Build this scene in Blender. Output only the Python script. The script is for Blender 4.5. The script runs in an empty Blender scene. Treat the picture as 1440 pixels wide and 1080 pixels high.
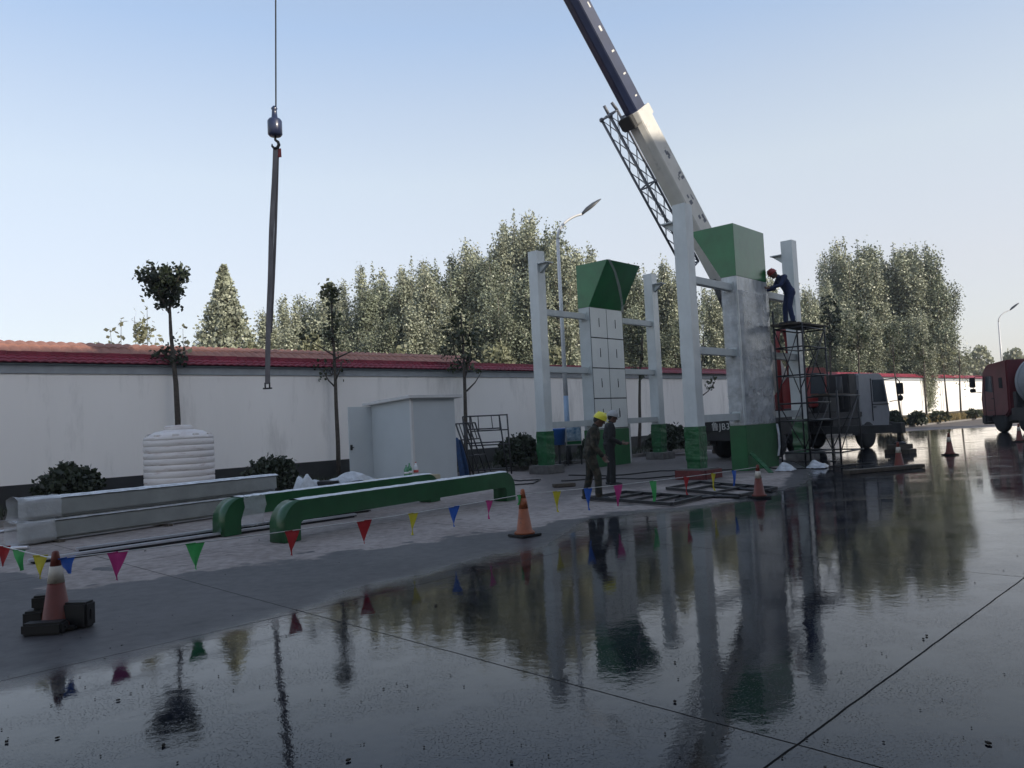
import bpy, bmesh, math, random
from math import sin, cos, pi, radians, sqrt, atan2
from mathutils import Vector, Matrix, noise
random.seed(7)
SC = bpy.context.scene
COL = SC.collection
V3 = Vector

# ------------------------------------------------------------------ camera
FPX, EYE, PITCH, ROLL = 1088.0, 1.6, radians(2.85), radians(-2.8)
RC = Matrix.Rotation(pi / 2 + PITCH, 3, 'X') @ Matrix.Rotation(ROLL, 3, 'Z')
cam = bpy.data.objects.new('camera', bpy.data.cameras.new('camera'))
COL.objects.link(cam)
cam.matrix_world = Matrix.Translation((0, 0, EYE)) @ RC.to_4x4()
cam.data.sensor_width = 36
cam.data.lens = FPX / 1440 * 36
cam.data.clip_start = 0.05
cam.data.clip_end = 4000
SC.camera = cam

def ray(x, y):
    return RC @ V3(((x - 720) / FPX, -(y - 540) / FPX, -1))
def G(x, y, z=0.0):
    """point on the level z seen at photo pixel x, y"""
    d = ray(x, y)
    return d * ((z - EYE) / d.z) + V3((0, 0, EYE))
def P(x, y, Y):
    """point at distance Y seen at photo pixel x, y"""
    d = ray(x, y)
    return d * (Y / d.y) + V3((0, 0, EYE))

UP = V3((0, 0, 1))
U = V3((.707, .707, 0))      # the yard's grid: along the wall
W = V3((.707, -.707, 0))     # away from the wall

# ------------------------------------------------------------------ mesh collector
class MB:
    def __init__(s):
        s.v = []; s.f = []; s.mi = []; s.sm = []
    def add(s, vs, fs, mi=0, smooth=False):
        o = len(s.v)
        s.v += [V3(a) for a in vs]
        for f in fs:
            s.f.append([i + o for i in f]); s.mi.append(mi); s.sm.append(smooth)
        return s
    def box(s, c, size, ax=V3((1, 0, 0)), ay=None, mi=0, az=None):
        ax = V3(ax).normalized()
        if ay is None: ay = V3((-ax.y, ax.x, 0))
        ay = V3(ay).normalized()
        az = az or ax.cross(ay)
        c = V3(c); a, b, d = ax * size[0] / 2, ay * size[1] / 2, az * size[2] / 2
        vs = [c + i * a + j * b + k * d for k in (-1, 1) for (i, j) in ((-1, -1), (1, -1), (1, 1), (-1, 1))]
        return s.add(vs, [(0, 3, 2, 1), (4, 5, 6, 7), (0, 1, 5, 4), (1, 2, 6, 5), (2, 3, 7, 6), (3, 0, 4, 7)], mi)
    def bar(s, p, q, w, h=None, mi=0, up=UP):
        """square bar from p to q"""
        p, q = V3(p), V3(q); d = q - p
        side = d.cross(up)
        if side.length < 1e-5: side = V3((1, 0, 0))
        side.normalize()
        return s.box((p + q) / 2, (d.length, w, h or w), d, side, mi)
    def prism(s, poly, ext, mi=0):
        """polygon (list of points) pushed along the vector ext"""
        n = len(poly); ext = V3(ext)
        vs = [V3(a) for a in poly] + [V3(a) + ext for a in poly]
        fs = [tuple(range(n))[::-1], tuple(range(n, 2 * n))] + [(i, (i + 1) % n, n + (i + 1) % n, n + i) for i in range(n)]
        return s.add(vs, fs, mi)
    def tube(s, pts, r, n=8, mi=0, cap=True, smooth=True):
        pts = [V3(a) for a in pts]; rs = r if isinstance(r, (list, tuple)) else [r] * len(pts)
        vs = []; prev = None
        for i, p in enumerate(pts):
            d = (pts[min(i + 1, len(pts) - 1)] - pts[max(i - 1, 0)]).normalized()
            if prev is None:
                prev = d.cross(UP if abs(d.z) < .9 else V3((1, 0, 0))).normalized()
            a = (prev - d * prev.dot(d)).normalized(); prev = a; b = d.cross(a)
            vs += [p + (a * cos(t) + b * sin(t)) * rs[i] for t in (2 * pi * k / n for k in range(n))]
        fs = [(i * n + k, i * n + (k + 1) % n, (i + 1) * n + (k + 1) % n, (i + 1) * n + k) for i in range(len(pts) - 1) for k in range(n)]
        s.add(vs, fs, mi, smooth)
        if cap:
            o = len(s.v) - len(vs)
            s.f += [[o + k for k in range(n)][::-1], [o + (len(pts) - 1) * n + k for k in range(n)]]
            s.mi += [mi, mi]; s.sm += [False, False]
        return s
    def lathe(s, c, prof, n=24, mi=0, axis=UP, smooth=True):
        c = V3(c); axis = V3(axis).normalized()
        a = axis.cross(V3((1, 0, 0)) if abs(axis.x) < .9 else V3((0, 1, 0))).normalized(); b = axis.cross(a)
        vs = [c + axis * z + (a * cos(t) + b * sin(t)) * r for (r, z) in prof for t in (2 * pi * k / n for k in range(n))]
        m = len(prof)
        fs = [(i * n + k, i * n + (k + 1) % n, (i + 1) * n + (k + 1) % n, (i + 1) * n + k) for i in range(m - 1) for k in range(n)]
        s.add(vs, fs, mi, smooth)
        o = len(s.v) - len(vs)
        s.f += [[o + k for k in range(n)][::-1], [o + (m - 1) * n + k for k in range(n)]]
        s.mi += [mi, mi]; s.sm += [False, False]
        return s
    def ball(s, c, r, n=12, m=8, mi=0, rot=None):
        c = V3(c); r = V3((r, r, r)) if not hasattr(r, '__len__') else V3(r)
        vs = []
        for i in range(m + 1):
            t = pi * i / m
            for k in range(n):
                q = 2 * pi * k / n
                d = V3((sin(t) * cos(q) * r.x, sin(t) * sin(q) * r.y, cos(t) * r.z))
                vs.append(c + (rot @ d if rot else d))
        fs = [(i * n + k, (i + 1) * n + k, (i + 1) * n + (k + 1) % n, i * n + (k + 1) % n) for i in range(m) for k in range(n)]
        return s.add(vs, fs, mi, True)
    def build(s, name, m, parent=None, bevel=0, loc=None, weld=False):
        org = V3(loc) if loc is not None else (worldpos(parent) if parent else V3((0, 0, 0)))
        me = bpy.data.meshes.new(name)
        me.from_pydata([a - org for a in s.v], [], s.f)
        for p, mi, sm in zip(me.polygons, s.mi, s.sm):
            p.material_index = mi; p.use_smooth = sm
        bm = bmesh.new(); bm.from_mesh(me)
        if weld: bmesh.ops.remove_doubles(bm, verts=bm.verts, dist=1e-4)
        bmesh.ops.recalc_face_normals(bm, faces=bm.faces)
        if bevel:
            es = [e for e in bm.edges if len(e.link_faces) == 2 and e.calc_face_angle(0) > .6]
            bmesh.ops.bevel(bm, geom=es, offset=bevel, segments=2, affect='EDGES', clamp_overlap=True)
        bm.to_mesh(me); bm.free()
        for x in (m if isinstance(m, (list, tuple)) else [m]): me.materials.append(x)
        o = bpy.data.objects.new(name, me); COL.objects.link(o)
        if parent:
            o.parent = parent; o['_org'] = list(org)
        else:
            o.location = org; o['_org'] = list(org)
        return o

def worldpos(o):
    return V3(o['_org'])
def tag(o, label, cat, group=None, kind=None):
    o['label'] = label; o['category'] = cat
    if group: o['group'] = group
    if kind: o['kind'] = kind
    return o
def struct(o):
    o['kind'] = 'structure'; return o
def thing(name, loc, label, cat, group=None):
    o = bpy.data.objects.new(name, None); COL.objects.link(o)
    o.location = loc; o['_org'] = list(V3(loc)); o.empty_display_size = .2
    return tag(o, label, cat, group)
KIDS = {}
def copy_tree(o, parent=None):
    c = o.copy(); COL.objects.link(c)
    if parent: c.parent = parent
    for ch in list(o.children): copy_tree(ch, c)
    return c
def place(o, loc, rz=0, sc=1, label=None, group=None):
    o.location = loc; o.rotation_euler = (0, 0, rz); o.scale = (sc, sc, sc) if not hasattr(sc, '__len__') else sc
    if label: o['label'] = label
    if group: o['group'] = group
    return o

# ------------------------------------------------------------------ materials
def _n(nt, t, **k):
    n = nt.nodes.new(t)
    for a, b in k.items():
        if a in n.inputs: n.inputs[a].default_value = b
        else: setattr(n, a, b)
    return n
def mat(name, col, rough=.6, metal=0, var=.25, scale=4, bump=0, bscale=30, coat=0, spec=.5, col2=None, island=0, alpha=None, stretch=None, dirt_glint=None, trans=0):
    """noisy principled material: col varies by +-var, bump wrinkles, island = random value per loose piece"""
    m = bpy.data.materials.new(name); m.use_nodes = True
    nt = m.node_tree; N = nt.nodes; L = nt.links
    b = N['Principled BSDF']
    b.inputs['Roughness'].default_value = rough; b.inputs['Metallic'].default_value = metal
    b.inputs['Coat Weight'].default_value = coat; b.inputs['Coat Roughness'].default_value = .12
    b.inputs['Specular IOR Level'].default_value = spec
    tc = _n(nt, 'ShaderNodeTexCoord'); vec = tc.outputs['Object']
    if stretch:
        mp = _n(nt, 'ShaderNodeMapping'); mp.inputs['Scale'].default_value = stretch
        L.new(vec, mp.inputs['Vector']); vec = mp.outputs['Vector']
    nz = _n(nt, 'ShaderNodeTexNoise', Scale=scale, Detail=6, Roughness=.6); L.new(vec, nz.inputs['Vector'])
    mx = _n(nt, 'ShaderNodeMix', data_type='RGBA')
    c1 = tuple(c * (1 - var) for c in col) + (1,)
    c2 = (col2 if col2 else tuple(min(1, c * (1 + var)) for c in col)) + (1,)
    mx.inputs[6].default_value = c1; mx.inputs[7].default_value = c2
    rp = _n(nt, 'ShaderNodeMapRange'); rp.inputs['From Min'].default_value = .3; rp.inputs['From Max'].default_value = .7
    L.new(nz.outputs['Fac'], rp.inputs['Value']); fac = rp.outputs['Result']
    if island:
        g = _n(nt, 'ShaderNodeNewGeometry')
        a = _n(nt, 'ShaderNodeMix', data_type='FLOAT'); a.inputs['Factor'].default_value = island
        L.new(fac, a.inputs[2]); L.new(g.outputs['Random Per Island'], a.inputs[3]); fac = a.outputs[0]
    L.new(fac, mx.inputs['Factor']); out = mx.outputs[2]
    if dirt_glint:
        n2 = _n(nt, 'ShaderNodeTexNoise', Scale=dirt_glint[1], Detail=8, Roughness=.7); L.new(vec, n2.inputs['Vector'])
        r2 = _n(nt, 'ShaderNodeMapRange'); r2.inputs['From Min'].default_value = dirt_glint[2]; r2.inputs['From Max'].default_value = dirt_glint[2] + .15
        L.new(n2.outputs['Fac'], r2.inputs['Value'])
        m2 = _n(nt, 'ShaderNodeMix', data_type='RGBA'); m2.inputs[7].default_value = tuple(dirt_glint[0]) + (1,)
        L.new(r2.outputs['Result'], m2.inputs['Factor']); L.new(out, m2.inputs[6]); out = m2.outputs[2]
    L.new(out, b.inputs['Base Color'])
    if bump:
        nb = _n(nt, 'ShaderNodeTexNoise', Scale=bscale, Detail=4, Roughness=.55); L.new(vec, nb.inputs['Vector'])
        bp = _n(nt, 'ShaderNodeBump', Strength=bump, Distance=.03); L.new(nb.outputs['Fac'], bp.inputs['Height'])
        L.new(bp.outputs['Normal'], b.inputs['Normal'])
    if alpha is not None:
        b.inputs['Alpha'].default_value = alpha
    if trans:
        tr = _n(nt, 'ShaderNodeBsdfTranslucent'); L.new(out, tr.inputs['Color'])
        ms = _n(nt, 'ShaderNodeMixShader', Fac=trans)
        L.new(b.outputs[0], ms.inputs[1]); L.new(tr.outputs[0], ms.inputs[2])
        L.new(ms.outputs[0], N['Material Output'].inputs['Surface'])
    return m

M = dict(
    wallwhite=mat('wall_paint', (.86, .845, .82), .8, var=.05, scale=.35, bump=.15, bscale=12, dirt_glint=((.69, .68, .66), 1.1, .53), stretch=(1, 1, .22)),
    plinth=mat('black_plinth', (.022, .024, .026), .6, var=.3, scale=2),
    cornice=mat('eave_shade_cornice', (.30, .33, .36), .8, var=.1),  # shadow under the eave, painted in as the band's grey
    tile=mat('crimson_glazed_tile', (.20, .022, .042), .45, var=.35, scale=3, island=.3),
    rooftile=mat('salmon_roof_tile', (.30, .145, .11), .75, var=.25, scale=3),
    soil=mat('dark_soil', (.035, .030, .024), .95, var=.5, scale=6, bump=.6, bscale=10),
    kerb=mat('kerb_concrete', (.20, .19, .18), .8, var=.2, scale=5),
    concrete=mat('block_concrete', (.13, .125, .12), .85, var=.3, scale=6, bump=.3),
    redbrick=mat('dark_red_brick', (.13, .032, .030), .8, var=.4, scale=8),
    wrapgrey=mat('film_wrapped_grey', (.56, .60, .60), .32, var=.10, scale=2.2, bump=.35, bscale=9, coat=.3, stretch=(1, 1, .5), dirt_glint=((.66, .69, .70), 4, .62)),
    wrapbeam=mat('film_wrapped_dark_grey', (.25, .265, .255), .32, var=.15, scale=2.2, bump=.35, bscale=9, coat=.2, dirt_glint=((.40, .43, .44), 5, .66)),
    greysteel=mat('grey_painted_steel', (.47, .51, .51), .4, var=.08, scale=3),
    panelgrey=mat('panel_grey', (.70, .73, .71), .35, var=.05, scale=2),
    wrapblotch=mat('cloudy_film', (.44, .47, .47), .22, var=.35, scale=4.0, bump=1.0, bscale=6, coat=.6, col2=(.66, .70, .71), stretch=(1, 1, .35)),
    green=mat('gloss_green', (.013, .15, .048), .30, var=.22, scale=1.6, bump=.12, bscale=5, coat=.3),
    greenbase=mat('low_green_paint', (.014, .11, .034), .45, var=.2, scale=2, bump=.15, bscale=5, coat=.05),
    greenwrap=mat('film_wrapped_green', (.014, .105, .036), .28, var=.3, scale=3, bump=.8, bscale=8, coat=.3, dirt_glint=((.24, .40, .30), 7, .59)),  # pale patches are glints of the film painted into the colour
    greenbeam=mat('beam_green', (.009, .080, .024), .35, var=.2, scale=2.5, bump=.15, bscale=6, coat=.3),
    film=mat('clear_plastic_film', (.75, .78, .80), .2, var=.1, bump=.8, bscale=14, alpha=.38),
    filmwrap=mat('crinkled_film', (.52, .55, .57), .10, var=.35, scale=3, bump=1.6, bscale=5, alpha=.5, coat=.6, spec=.8),
    filmwhite=mat('milky_plastic_film', (.62, .66, .70), .3, var=.25, scale=5, bump=.9, bscale=9, alpha=.82),
    filmtop=mat('frosty_film', (.66, .69, .71), .45, var=.25, scale=9, bump=.9, bscale=22),
    black=mat('black_rubber', (.009, .009, .010), .6, var=.3),
    blacksteel=mat('black_steel', (.022, .023, .026), .45, var=.4, scale=8),
    seam=mat('dark_gap', (.012, .012, .013), .8, var=.1),
    navy=mat('navy_boom_paint', (.018, .026, .066), .35, var=.2, scale=2, coat=.3),
    boomwhite=mat('boom_white_paint', (.68, .66, .61), .42, var=.12, scale=1.5, coat=.2, dirt_glint=((.30, .28, .26), 1.2, .60)),
    lattdark=mat('dark_roof_sheet', (.10, .10, .11), .6, var=.2),
    latt=mat('lattice_grey', (.16, .17, .20), .5, var=.25),
    cranered=mat('crane_red', (.22, .022, .022), .4, var=.2, scale=3),
    cranedark=mat('crane_dark_paint', (.030, .030, .032), .5, var=.4, scale=3),
    cabwhite=mat('cab_white_paint', (.31, .32, .34), .35, var=.08, coat=.3),
    glass=mat('dark_window_glass', (.05, .06, .07), .08, var=.1, spec=.35),
    truckred=mat('tanker_red', (.12, .020, .026), .35, var=.2, scale=2, coat=.3),
    tankgrey=mat('tank_grey', (.26, .28, .30), .45, var=.2, scale=2),
    tyre=mat('tyre_rubber', (.018, .018, .019), .8, var=.3),
    rim=mat('wheel_steel', (.10, .10, .11), .5, metal=.4, var=.2),
    tankwhite=mat('white_tank_plastic', (.68, .65, .63), .5, var=.10, scale=2, dirt_glint=((.42, .32, .29), 3.5, .54), stretch=(.6, .6, 6)),
    shed=mat('shed_panel', (.50, .54, .555), .4, var=.04, scale=1.5),
    shedroof=mat('shed_roof_sheet', (.60, .60, .59), .5, var=.08),
    cream=mat('rusty_cream_steel', (.48, .43, .30), .6, var=.1, scale=4, dirt_glint=((.16, .075, .035), 9, .56)),
    alu=mat('aluminium_strip', (.62, .63, .66), .3, metal=.7, var=.1),
    conered=mat('cone_red', (.15, .030, .016), .5, var=.2, scale=9, dirt_glint=((.10, .05, .04), 8, .60)),
    coneora=mat('cone_orange', (.32, .095, .035), .5, var=.2, scale=9, dirt_glint=((.12, .06, .04), 8, .56)),
    conewhite=mat('cone_band', (.55, .50, .42), .5, var=.15, scale=9),
    rope=mat('white_cord', (.60, .60, .58), .7, var=.1),
    steelrope=mat('steel_rope', (.05, .05, .055), .5, var=.2),
    bark=mat('bark', (.065, .055, .045), .9, var=.4, scale=12, bump=.5, bscale=20),
    barkpale=mat('poplar_bark', (.20, .18, .15), .9, var=.4, scale=8),
    leafdark=mat('dark_leaf', (.030, .042, .022), .5, var=.5, scale=3, island=.8, trans=.2),
    leafmid=mat('street_tree_leaf', (.055, .068, .034), .5, var=.5, scale=3, island=.8, trans=.25),
    leafpop=mat('poplar_leaf', (.30, .32, .235), .42, var=.80, scale=.9, island=.55, trans=.10),
    leafpop2=mat('poplar_leaf_dark', (.20, .225, .16), .42, var=.85, scale=.9, island=.55, trans=.10),
    leafyel=mat('pale_leaf', (.27, .28, .18), .5, var=.5, scale=.8, island=.75, trans=.3),
    grass=mat('dry_grass', (.26, .20, .09), .8, var=.4, island=.8, trans=.3),
    lampwhite=mat('lamp_pole_white', (.62, .63, .64), .35, var=.05),
    lampblue=mat('lamp_pole_blue', (.30, .42, .58), .35, var=.08),
    lamphead=mat('lamp_head_grey', (.08, .085, .09), .4, var=.1),
    lens=mat('lamp_lens', (.45, .47, .48), .15, var=.05),
    binblue=mat('bin_blue', (.03, .13, .42), .4, var=.15),
    tarpblue=mat('blue_tarp', (.02, .07, .19), .5, var=.3, scale=6, bump=.4),
    strap=mat('grey_webbing', (.15, .14, .145), .8, var=.3, scale=7, stretch=(1, 1, .3)),
    strapred=mat('red_webbing', (.25, .05, .05), .8, var=.2),
    wood=mat('weathered_timber', (.085, .070, .055), .85, var=.4, scale=7, stretch=(1, 4, 4)),
    board=mat('pale_board', (.50, .50, .48), .7, var=.1),
    bottlegreen=mat('bottle_green', (.05, .22, .10), .15, var=.2, coat=.4),
    bottleclear=mat('bottle_white', (.62, .64, .66), .2, var=.1),
    labelred=mat('bottle_label_red', (.50, .06, .05), .4, var=.1),
    skin=mat('skin', (.13, .075, .055), .55, var=.12, scale=12),
    navycloth=mat('navy_work_cloth', (.020, .032, .090), .85, var=.25, scale=7, bump=.5, bscale=14),
    darkcloth=mat('dark_work_cloth', (.010, .011, .012), .85, var=.4, scale=9, bump=.5, bscale=14),
    boot=mat('boot', (.020, .022, .026), .7, var=.3),
    helmyel=mat('helmet_yellow', (.75, .70, .06), .35, var=.06),
    helmgrey=mat('helmet_grey', (.36, .37, .37), .45, var=.08),
    helmred=mat('helmet_red', (.28, .030, .030), .45, var=.15),
    hair=mat('black_hair', (.012, .011, .010), .6, var=.2),
    plate=mat('plate_board', (.020, .021, .022), .6, var=.2),
    platetext=mat('plate_lettering', (.62, .62, .60), .6, var=.05),
    added_canopy=mat('added_canopy_sheet', (.16, .16, .17), .8, var=.1),
    building=mat('hall_cladding', (.30, .30, .31), .8, var=.1, scale=1),
)
def camo():
    m = bpy.data.materials.new('camouflage_cloth'); m.use_nodes = True; nt = m.node_tree; L = nt.links
    b = nt.nodes['Principled BSDF']; b.inputs['Roughness'].default_value = .85
    tc = _n(nt, 'ShaderNodeTexCoord'); nz = _n(nt, 'ShaderNodeTexNoise', Scale=9, Detail=2, Roughness=.4)
    L.new(tc.outputs['Object'], nz.inputs['Vector'])
    cr = _n(nt, 'ShaderNodeValToRGB'); cr.color_ramp.interpolation = 'CONSTANT'
    e = cr.color_ramp.elements
    e[0].position = 0; e[0].color = (.008, .009, .007, 1); e[1].position = .44; e[1].color = (.020, .022, .013, 1)
    for p, c in ((.52, (.034, .026, .017, 1)), (.60, (.055, .050, .034, 1))):
        q = e.new(p); q.color = c
    L.new(nz.outputs['Fac'], cr.inputs['Fac']); L.new(cr.outputs['Color'], b.inputs['Base Color'])
    return m
M['camo'] = camo()
FLAG = {k: mat('pennant_' + k, c, .55, var=.12, scale=8, bump=.2, bscale=12, trans=.3) for k, c in dict(
    red=(.42, .03, .035), green=(.07, .42, .12), yellow=(.60, .52, .04), blue=(.04, .13, .50), magenta=(.52, .05, .22)).items()}
# ------------------------------------------------------------------ world, sun
SUN_AZ = V3((.8, -.6, 0)); SUN_EL = radians(25)
w = bpy.data.worlds.new('World'); SC.world = w; w.use_nodes = True
nt = w.node_tree; bg = nt.nodes['Background']
sky = nt.nodes.new('ShaderNodeTexSky'); sky.sky_type = 'NISHITA'; sky.sun_disc = False
sky.sun_elevation = SUN_EL; sky.sun_rotation = atan2(SUN_AZ.x, SUN_AZ.y)
sky.air_density = 1.0; sky.dust_density = 2.0; sky.ozone_density = 2.0; sky.altitude = 50
# pale autumn haze of the air itself, thicker towards the horizon, added to the clear-sky texture
tcw = nt.nodes.new('ShaderNodeTexCoord'); sx_ = nt.nodes.new('ShaderNodeSeparateXYZ'); nt.links.new(tcw.outputs['Generated'], sx_.inputs[0])
hz = nt.nodes.new('ShaderNodeValToRGB'); nt.links.new(sx_.outputs['Z'], hz.inputs['Fac'])
el = hz.color_ramp.elements
el[0].position = 0; el[0].color = (.50, .47, .45, 1); el[1].position = 1; el[1].color = (.15, .17, .22, 1)
for p_, c_ in ((.06, (.51, .475, .465, 1)), (.16, (.52, .475, .45, 1)), (.30, (.49, .50, .48, 1)), (.38, (.405, .445, .485, 1)), (.46, (.305, .385, .50, 1)), (.62, (.25, .295, .37, 1))):
    q_ = el.new(p_); q_.color = c_
hm = nt.nodes.new('ShaderNodeMix'); hm.data_type = 'RGBA'; hm.blend_type = 'MULTIPLY'; hm.inputs['Factor'].default_value = 1
hm.inputs[7].default_value = (10.7, 10.7, 10.8, 1); hm.clamp_result = False; nt.links.new(hz.outputs[0], hm.inputs[6])
ha = nt.nodes.new('ShaderNodeMix'); ha.data_type = 'RGBA'; ha.blend_type = 'ADD'; ha.inputs['Factor'].default_value = 1
nt.links.new(sky.outputs[0], ha.inputs[6]); nt.links.new(hm.outputs[2], ha.inputs[7])
nt.links.new(ha.outputs[2], bg.inputs['Color']); bg.inputs['Strength'].default_value = .10
sun = bpy.data.objects.new('sun', bpy.data.lights.new('sun', 'SUN')); COL.objects.link(sun)
sun.data.energy = 5.0; sun.data.angle = radians(.5); sun.data.color = (1, .90, .76)
sd = SUN_AZ * cos(SUN_EL) + UP * sin(SUN_EL)
sun.rotation_euler = sd.to_track_quat('Z', 'Y').to_euler()
SC.view_settings.view_transform = 'Standard'; SC.view_settings.look = 'None'
SC.view_settings.exposure = 0.0; SC.view_settings.gamma = 1
SC.render.engine = 'CYCLES'
SC.cycles.use_denoising = True
SC.cycles.max_bounces = 6; SC.cycles.transparent_max_bounces = 8
SC.cycles.caustics_reflective = False; SC.cycles.caustics_refractive = False

# ------------------------------------------------------------------ ground
def ground_material():
    m = bpy.data.materials.new('yard_concrete'); m.use_nodes = True; nt = m.node_tree; L = nt.links; N = nt.nodes
    b = N['Principled BSDF']
    geo = _n(nt, 'ShaderNodeNewGeometry'); pos = geo.outputs['Position']
    sep = _n(nt, 'ShaderNodeSeparateXYZ'); L.new(pos, sep.inputs[0])
    def math(op, a, c=None, **k):
        n = _n(nt, 'ShaderNodeMath', operation=op)
        for i, x in enumerate((a, c)):
            if x is None: continue
            if isinstance(x, (int, float)): n.inputs[i].default_value = x
            else: L.new(x, n.inputs[i])
        if k.get('clamp'): n.use_clamp = True
        return n.outputs[0]
    def nz(scale, detail=5, rough=.6, stretch=None, rot=0):
        n = _n(nt, 'ShaderNodeTexNoise', Scale=scale, Detail=detail, Roughness=rough)
        v = pos
        if stretch:
            mp = _n(nt, 'ShaderNodeMapping'); mp.inputs['Scale'].default_value = stretch; mp.inputs['Rotation'].default_value = (0, 0, rot)
            L.new(pos, mp.inputs['Vector']); v = mp.outputs['Vector']
        L.new(v, n.inputs['Vector']); return n.outputs['Fac']
    def rng(x, a, c, lo=0, hi=1):
        n = _n(nt, 'ShaderNodeMapRange', clamp=True, interpolation_type='SMOOTHSTEP')
        for k, q in (('From Min', a), ('From Max', c), ('To Min', lo), ('To Max', hi)): n.inputs[k].default_value = q
        L.new(x, n.inputs['Value']); return n.outputs['Result']
    def boundary(pts, x0=-12., x1=28., y0=0., y1=45.):
        fc = _n(nt, 'ShaderNodeFloatCurve'); c = fc.mapping.curves[0]
        pts = [(x0, pts[0][1])] + list(pts) + [(x1, pts[-1][1])] if pts[0][0] > x0 else pts
        q = [((x - x0) / (x1 - x0), (y - y0) / (y1 - y0)) for x, y in pts]
        c.points[0].location = q[0]; c.points[1].location = q[-1]
        for a in q[1:-1]: c.points.new(*a)
        for a in c.points: a.handle_type = 'VECTOR'
        fc.mapping.update()
        t = math('DIVIDE', math('SUBTRACT', sep.outputs[0], x0), x1 - x0, clamp=True)
        L.new(t, fc.inputs['Value'])
        return math('SUBTRACT', sep.outputs[1], math('ADD', math('MULTIPLY', fc.outputs[0], y1 - y0), y0))
    wob = math('ADD', math('MULTIPLY', math('SUBTRACT', nz(.9, 5), .5), 2.6), math('MULTIPLY', math('SUBTRACT', nz(5, 4), .5), .5))
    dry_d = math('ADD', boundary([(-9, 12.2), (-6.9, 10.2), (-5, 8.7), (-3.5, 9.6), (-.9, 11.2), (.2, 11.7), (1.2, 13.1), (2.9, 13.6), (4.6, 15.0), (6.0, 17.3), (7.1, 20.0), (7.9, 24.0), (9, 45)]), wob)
    wet_d = math('ADD', boundary([(-6, 4.8), (-3.76, 5.62), (-3.0, 6.2), (-2.1, 7.5), (-.8, 9.2), (.25, 10.2), (1.2, 13.0), (2.9, 13.5), (4.6, 14.9), (6.3, 17.2), (7.5, 20.0), (8.4, 24.0), (10, 45)]), math('MULTIPLY', wob, .55))
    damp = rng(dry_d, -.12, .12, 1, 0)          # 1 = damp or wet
    wet = rng(wet_d, -.95, .30, 1, 0)           # 1 = under a water film
    # small puddles left on the dry part
    pud = rng(nz(1.3, 3, .5, (1, 1.6, 1), .8), .66, .69); pud = math('MULTIPLY', pud, rng(dry_d, .9, 1.5, 1, 0))
    damp = math('MAXIMUM', damp, pud)
    # drier matt islands in the wet part
    isl = rng(nz(.55, 6, .62, (1, 1.8, 1), .8), .60, .70)
    far = rng(sep.outputs[1], 10, 22)
    film = math('MULTIPLY', wet, math('SUBTRACT', 1, math('MULTIPLY', isl, math('ADD', .06, math('MULTIPLY', far, .28)))))
    tone = math('ADD', math('MULTIPLY', nz(.5, 6), .5), math('MULTIPLY', nz(7, 6), .5))
    def mixc(f, a, c):
        n = _n(nt, 'ShaderNodeMix', data_type='RGBA'); L.new(f, n.inputs['Factor'])
        for i, x in ((6, a), (7, c)):
            if isinstance(x, tuple): n.inputs[i].default_value = x + (1,)
            else: L.new(x, n.inputs[i])
        return n.outputs[2]
    t = rng(tone, .36, .62)
    drycol = mixc(t, (.21, .18, .165), (.36, .32, .295))
    stain = rng(nz(2.3, 7, .7), .60, .68)
    drycol = mixc(math('MULTIPLY', stain, .7), drycol, (.12, .105, .10))
    shade_d = rng(math('ADD', dry_d, math('MULTIPLY', math('SUBTRACT', nz(.45, 6, .65), .5), 9)), 2.0, 4.2)
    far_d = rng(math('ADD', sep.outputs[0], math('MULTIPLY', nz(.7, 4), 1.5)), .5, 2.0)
    drycol = mixc(math('MULTIPLY', math('MULTIPLY', shade_d, far_d), .75), drycol, (.085, .078, .076))  # shade around the towers painted into the dry concrete colour
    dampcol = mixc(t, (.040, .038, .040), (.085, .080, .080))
    wetcol = mixc(t, (.001, .003, .008), (.005, .008, .017))
    # swept and tyre-track streaks running along the yard
    strk = rng(nz(1.0, 6, .65, (.16, 1.9, 1), -.785), .50, .66)
    patch = rng(nz(.28, 5, .6), .45, .62)
    silt = math('MULTIPLY', strk, math('ADD', .25, math('MULTIPLY', patch, .75)))
    wetcol = mixc(math('MULTIPLY', silt, .8), wetcol, (.020, .019, .020))
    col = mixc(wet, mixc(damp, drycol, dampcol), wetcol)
    film = math('MULTIPLY', film, math('SUBTRACT', 1, math('MULTIPLY', math('MULTIPLY', silt, rng(sep.outputs[1], 6, 13)), .26)))
    # joints between the cast slabs
    def joint(nx, ny, off, space, wd, jit):
        dd = math('ADD', math('ADD', math('MULTIPLY', sep.outputs[0], nx), math('MULTIPLY', sep.outputs[1], ny)), -off + space * 40 + space / 2)
        dd = math('ADD', dd, math('MULTIPLY', math('SUBTRACT', nz(3, 3), .5), jit))
        r = math('MODULO', dd, space)
        return rng(math('ABSOLUTE', math('SUBTRACT', r, space / 2)), wd * .5, wd, 1, 0)
    j = math('MAXIMUM', joint(.7071, .7071, 3.57, 4.55, .0065, .02), joint(.7071, -.7071, -1.77, 4.6, .0075, .02))
    col = mixc(math('MULTIPLY', j, .9), col, (.003, .003, .003))
    L.new(math('SUBTRACT', .5, math('MULTIPLY', j, .45)), b.inputs['Specular IOR Level'])
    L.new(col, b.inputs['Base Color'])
    # grains and grit standing out of the thin film
    grit = math('MULTIPLY', rng(nz(85, 2, .5), .60, .67), rng(nz(1.7, 5, .65), .42, .62))
    film = math('MULTIPLY', film, math('SUBTRACT', 1, math('MULTIPLY', grit, .75)))
    rough = math('ADD', math('MULTIPLY', math('SUBTRACT', 1, damp), .35), .50)
    rwet = rng(nz(3, 5), .35, .75, .010, .065)
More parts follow.
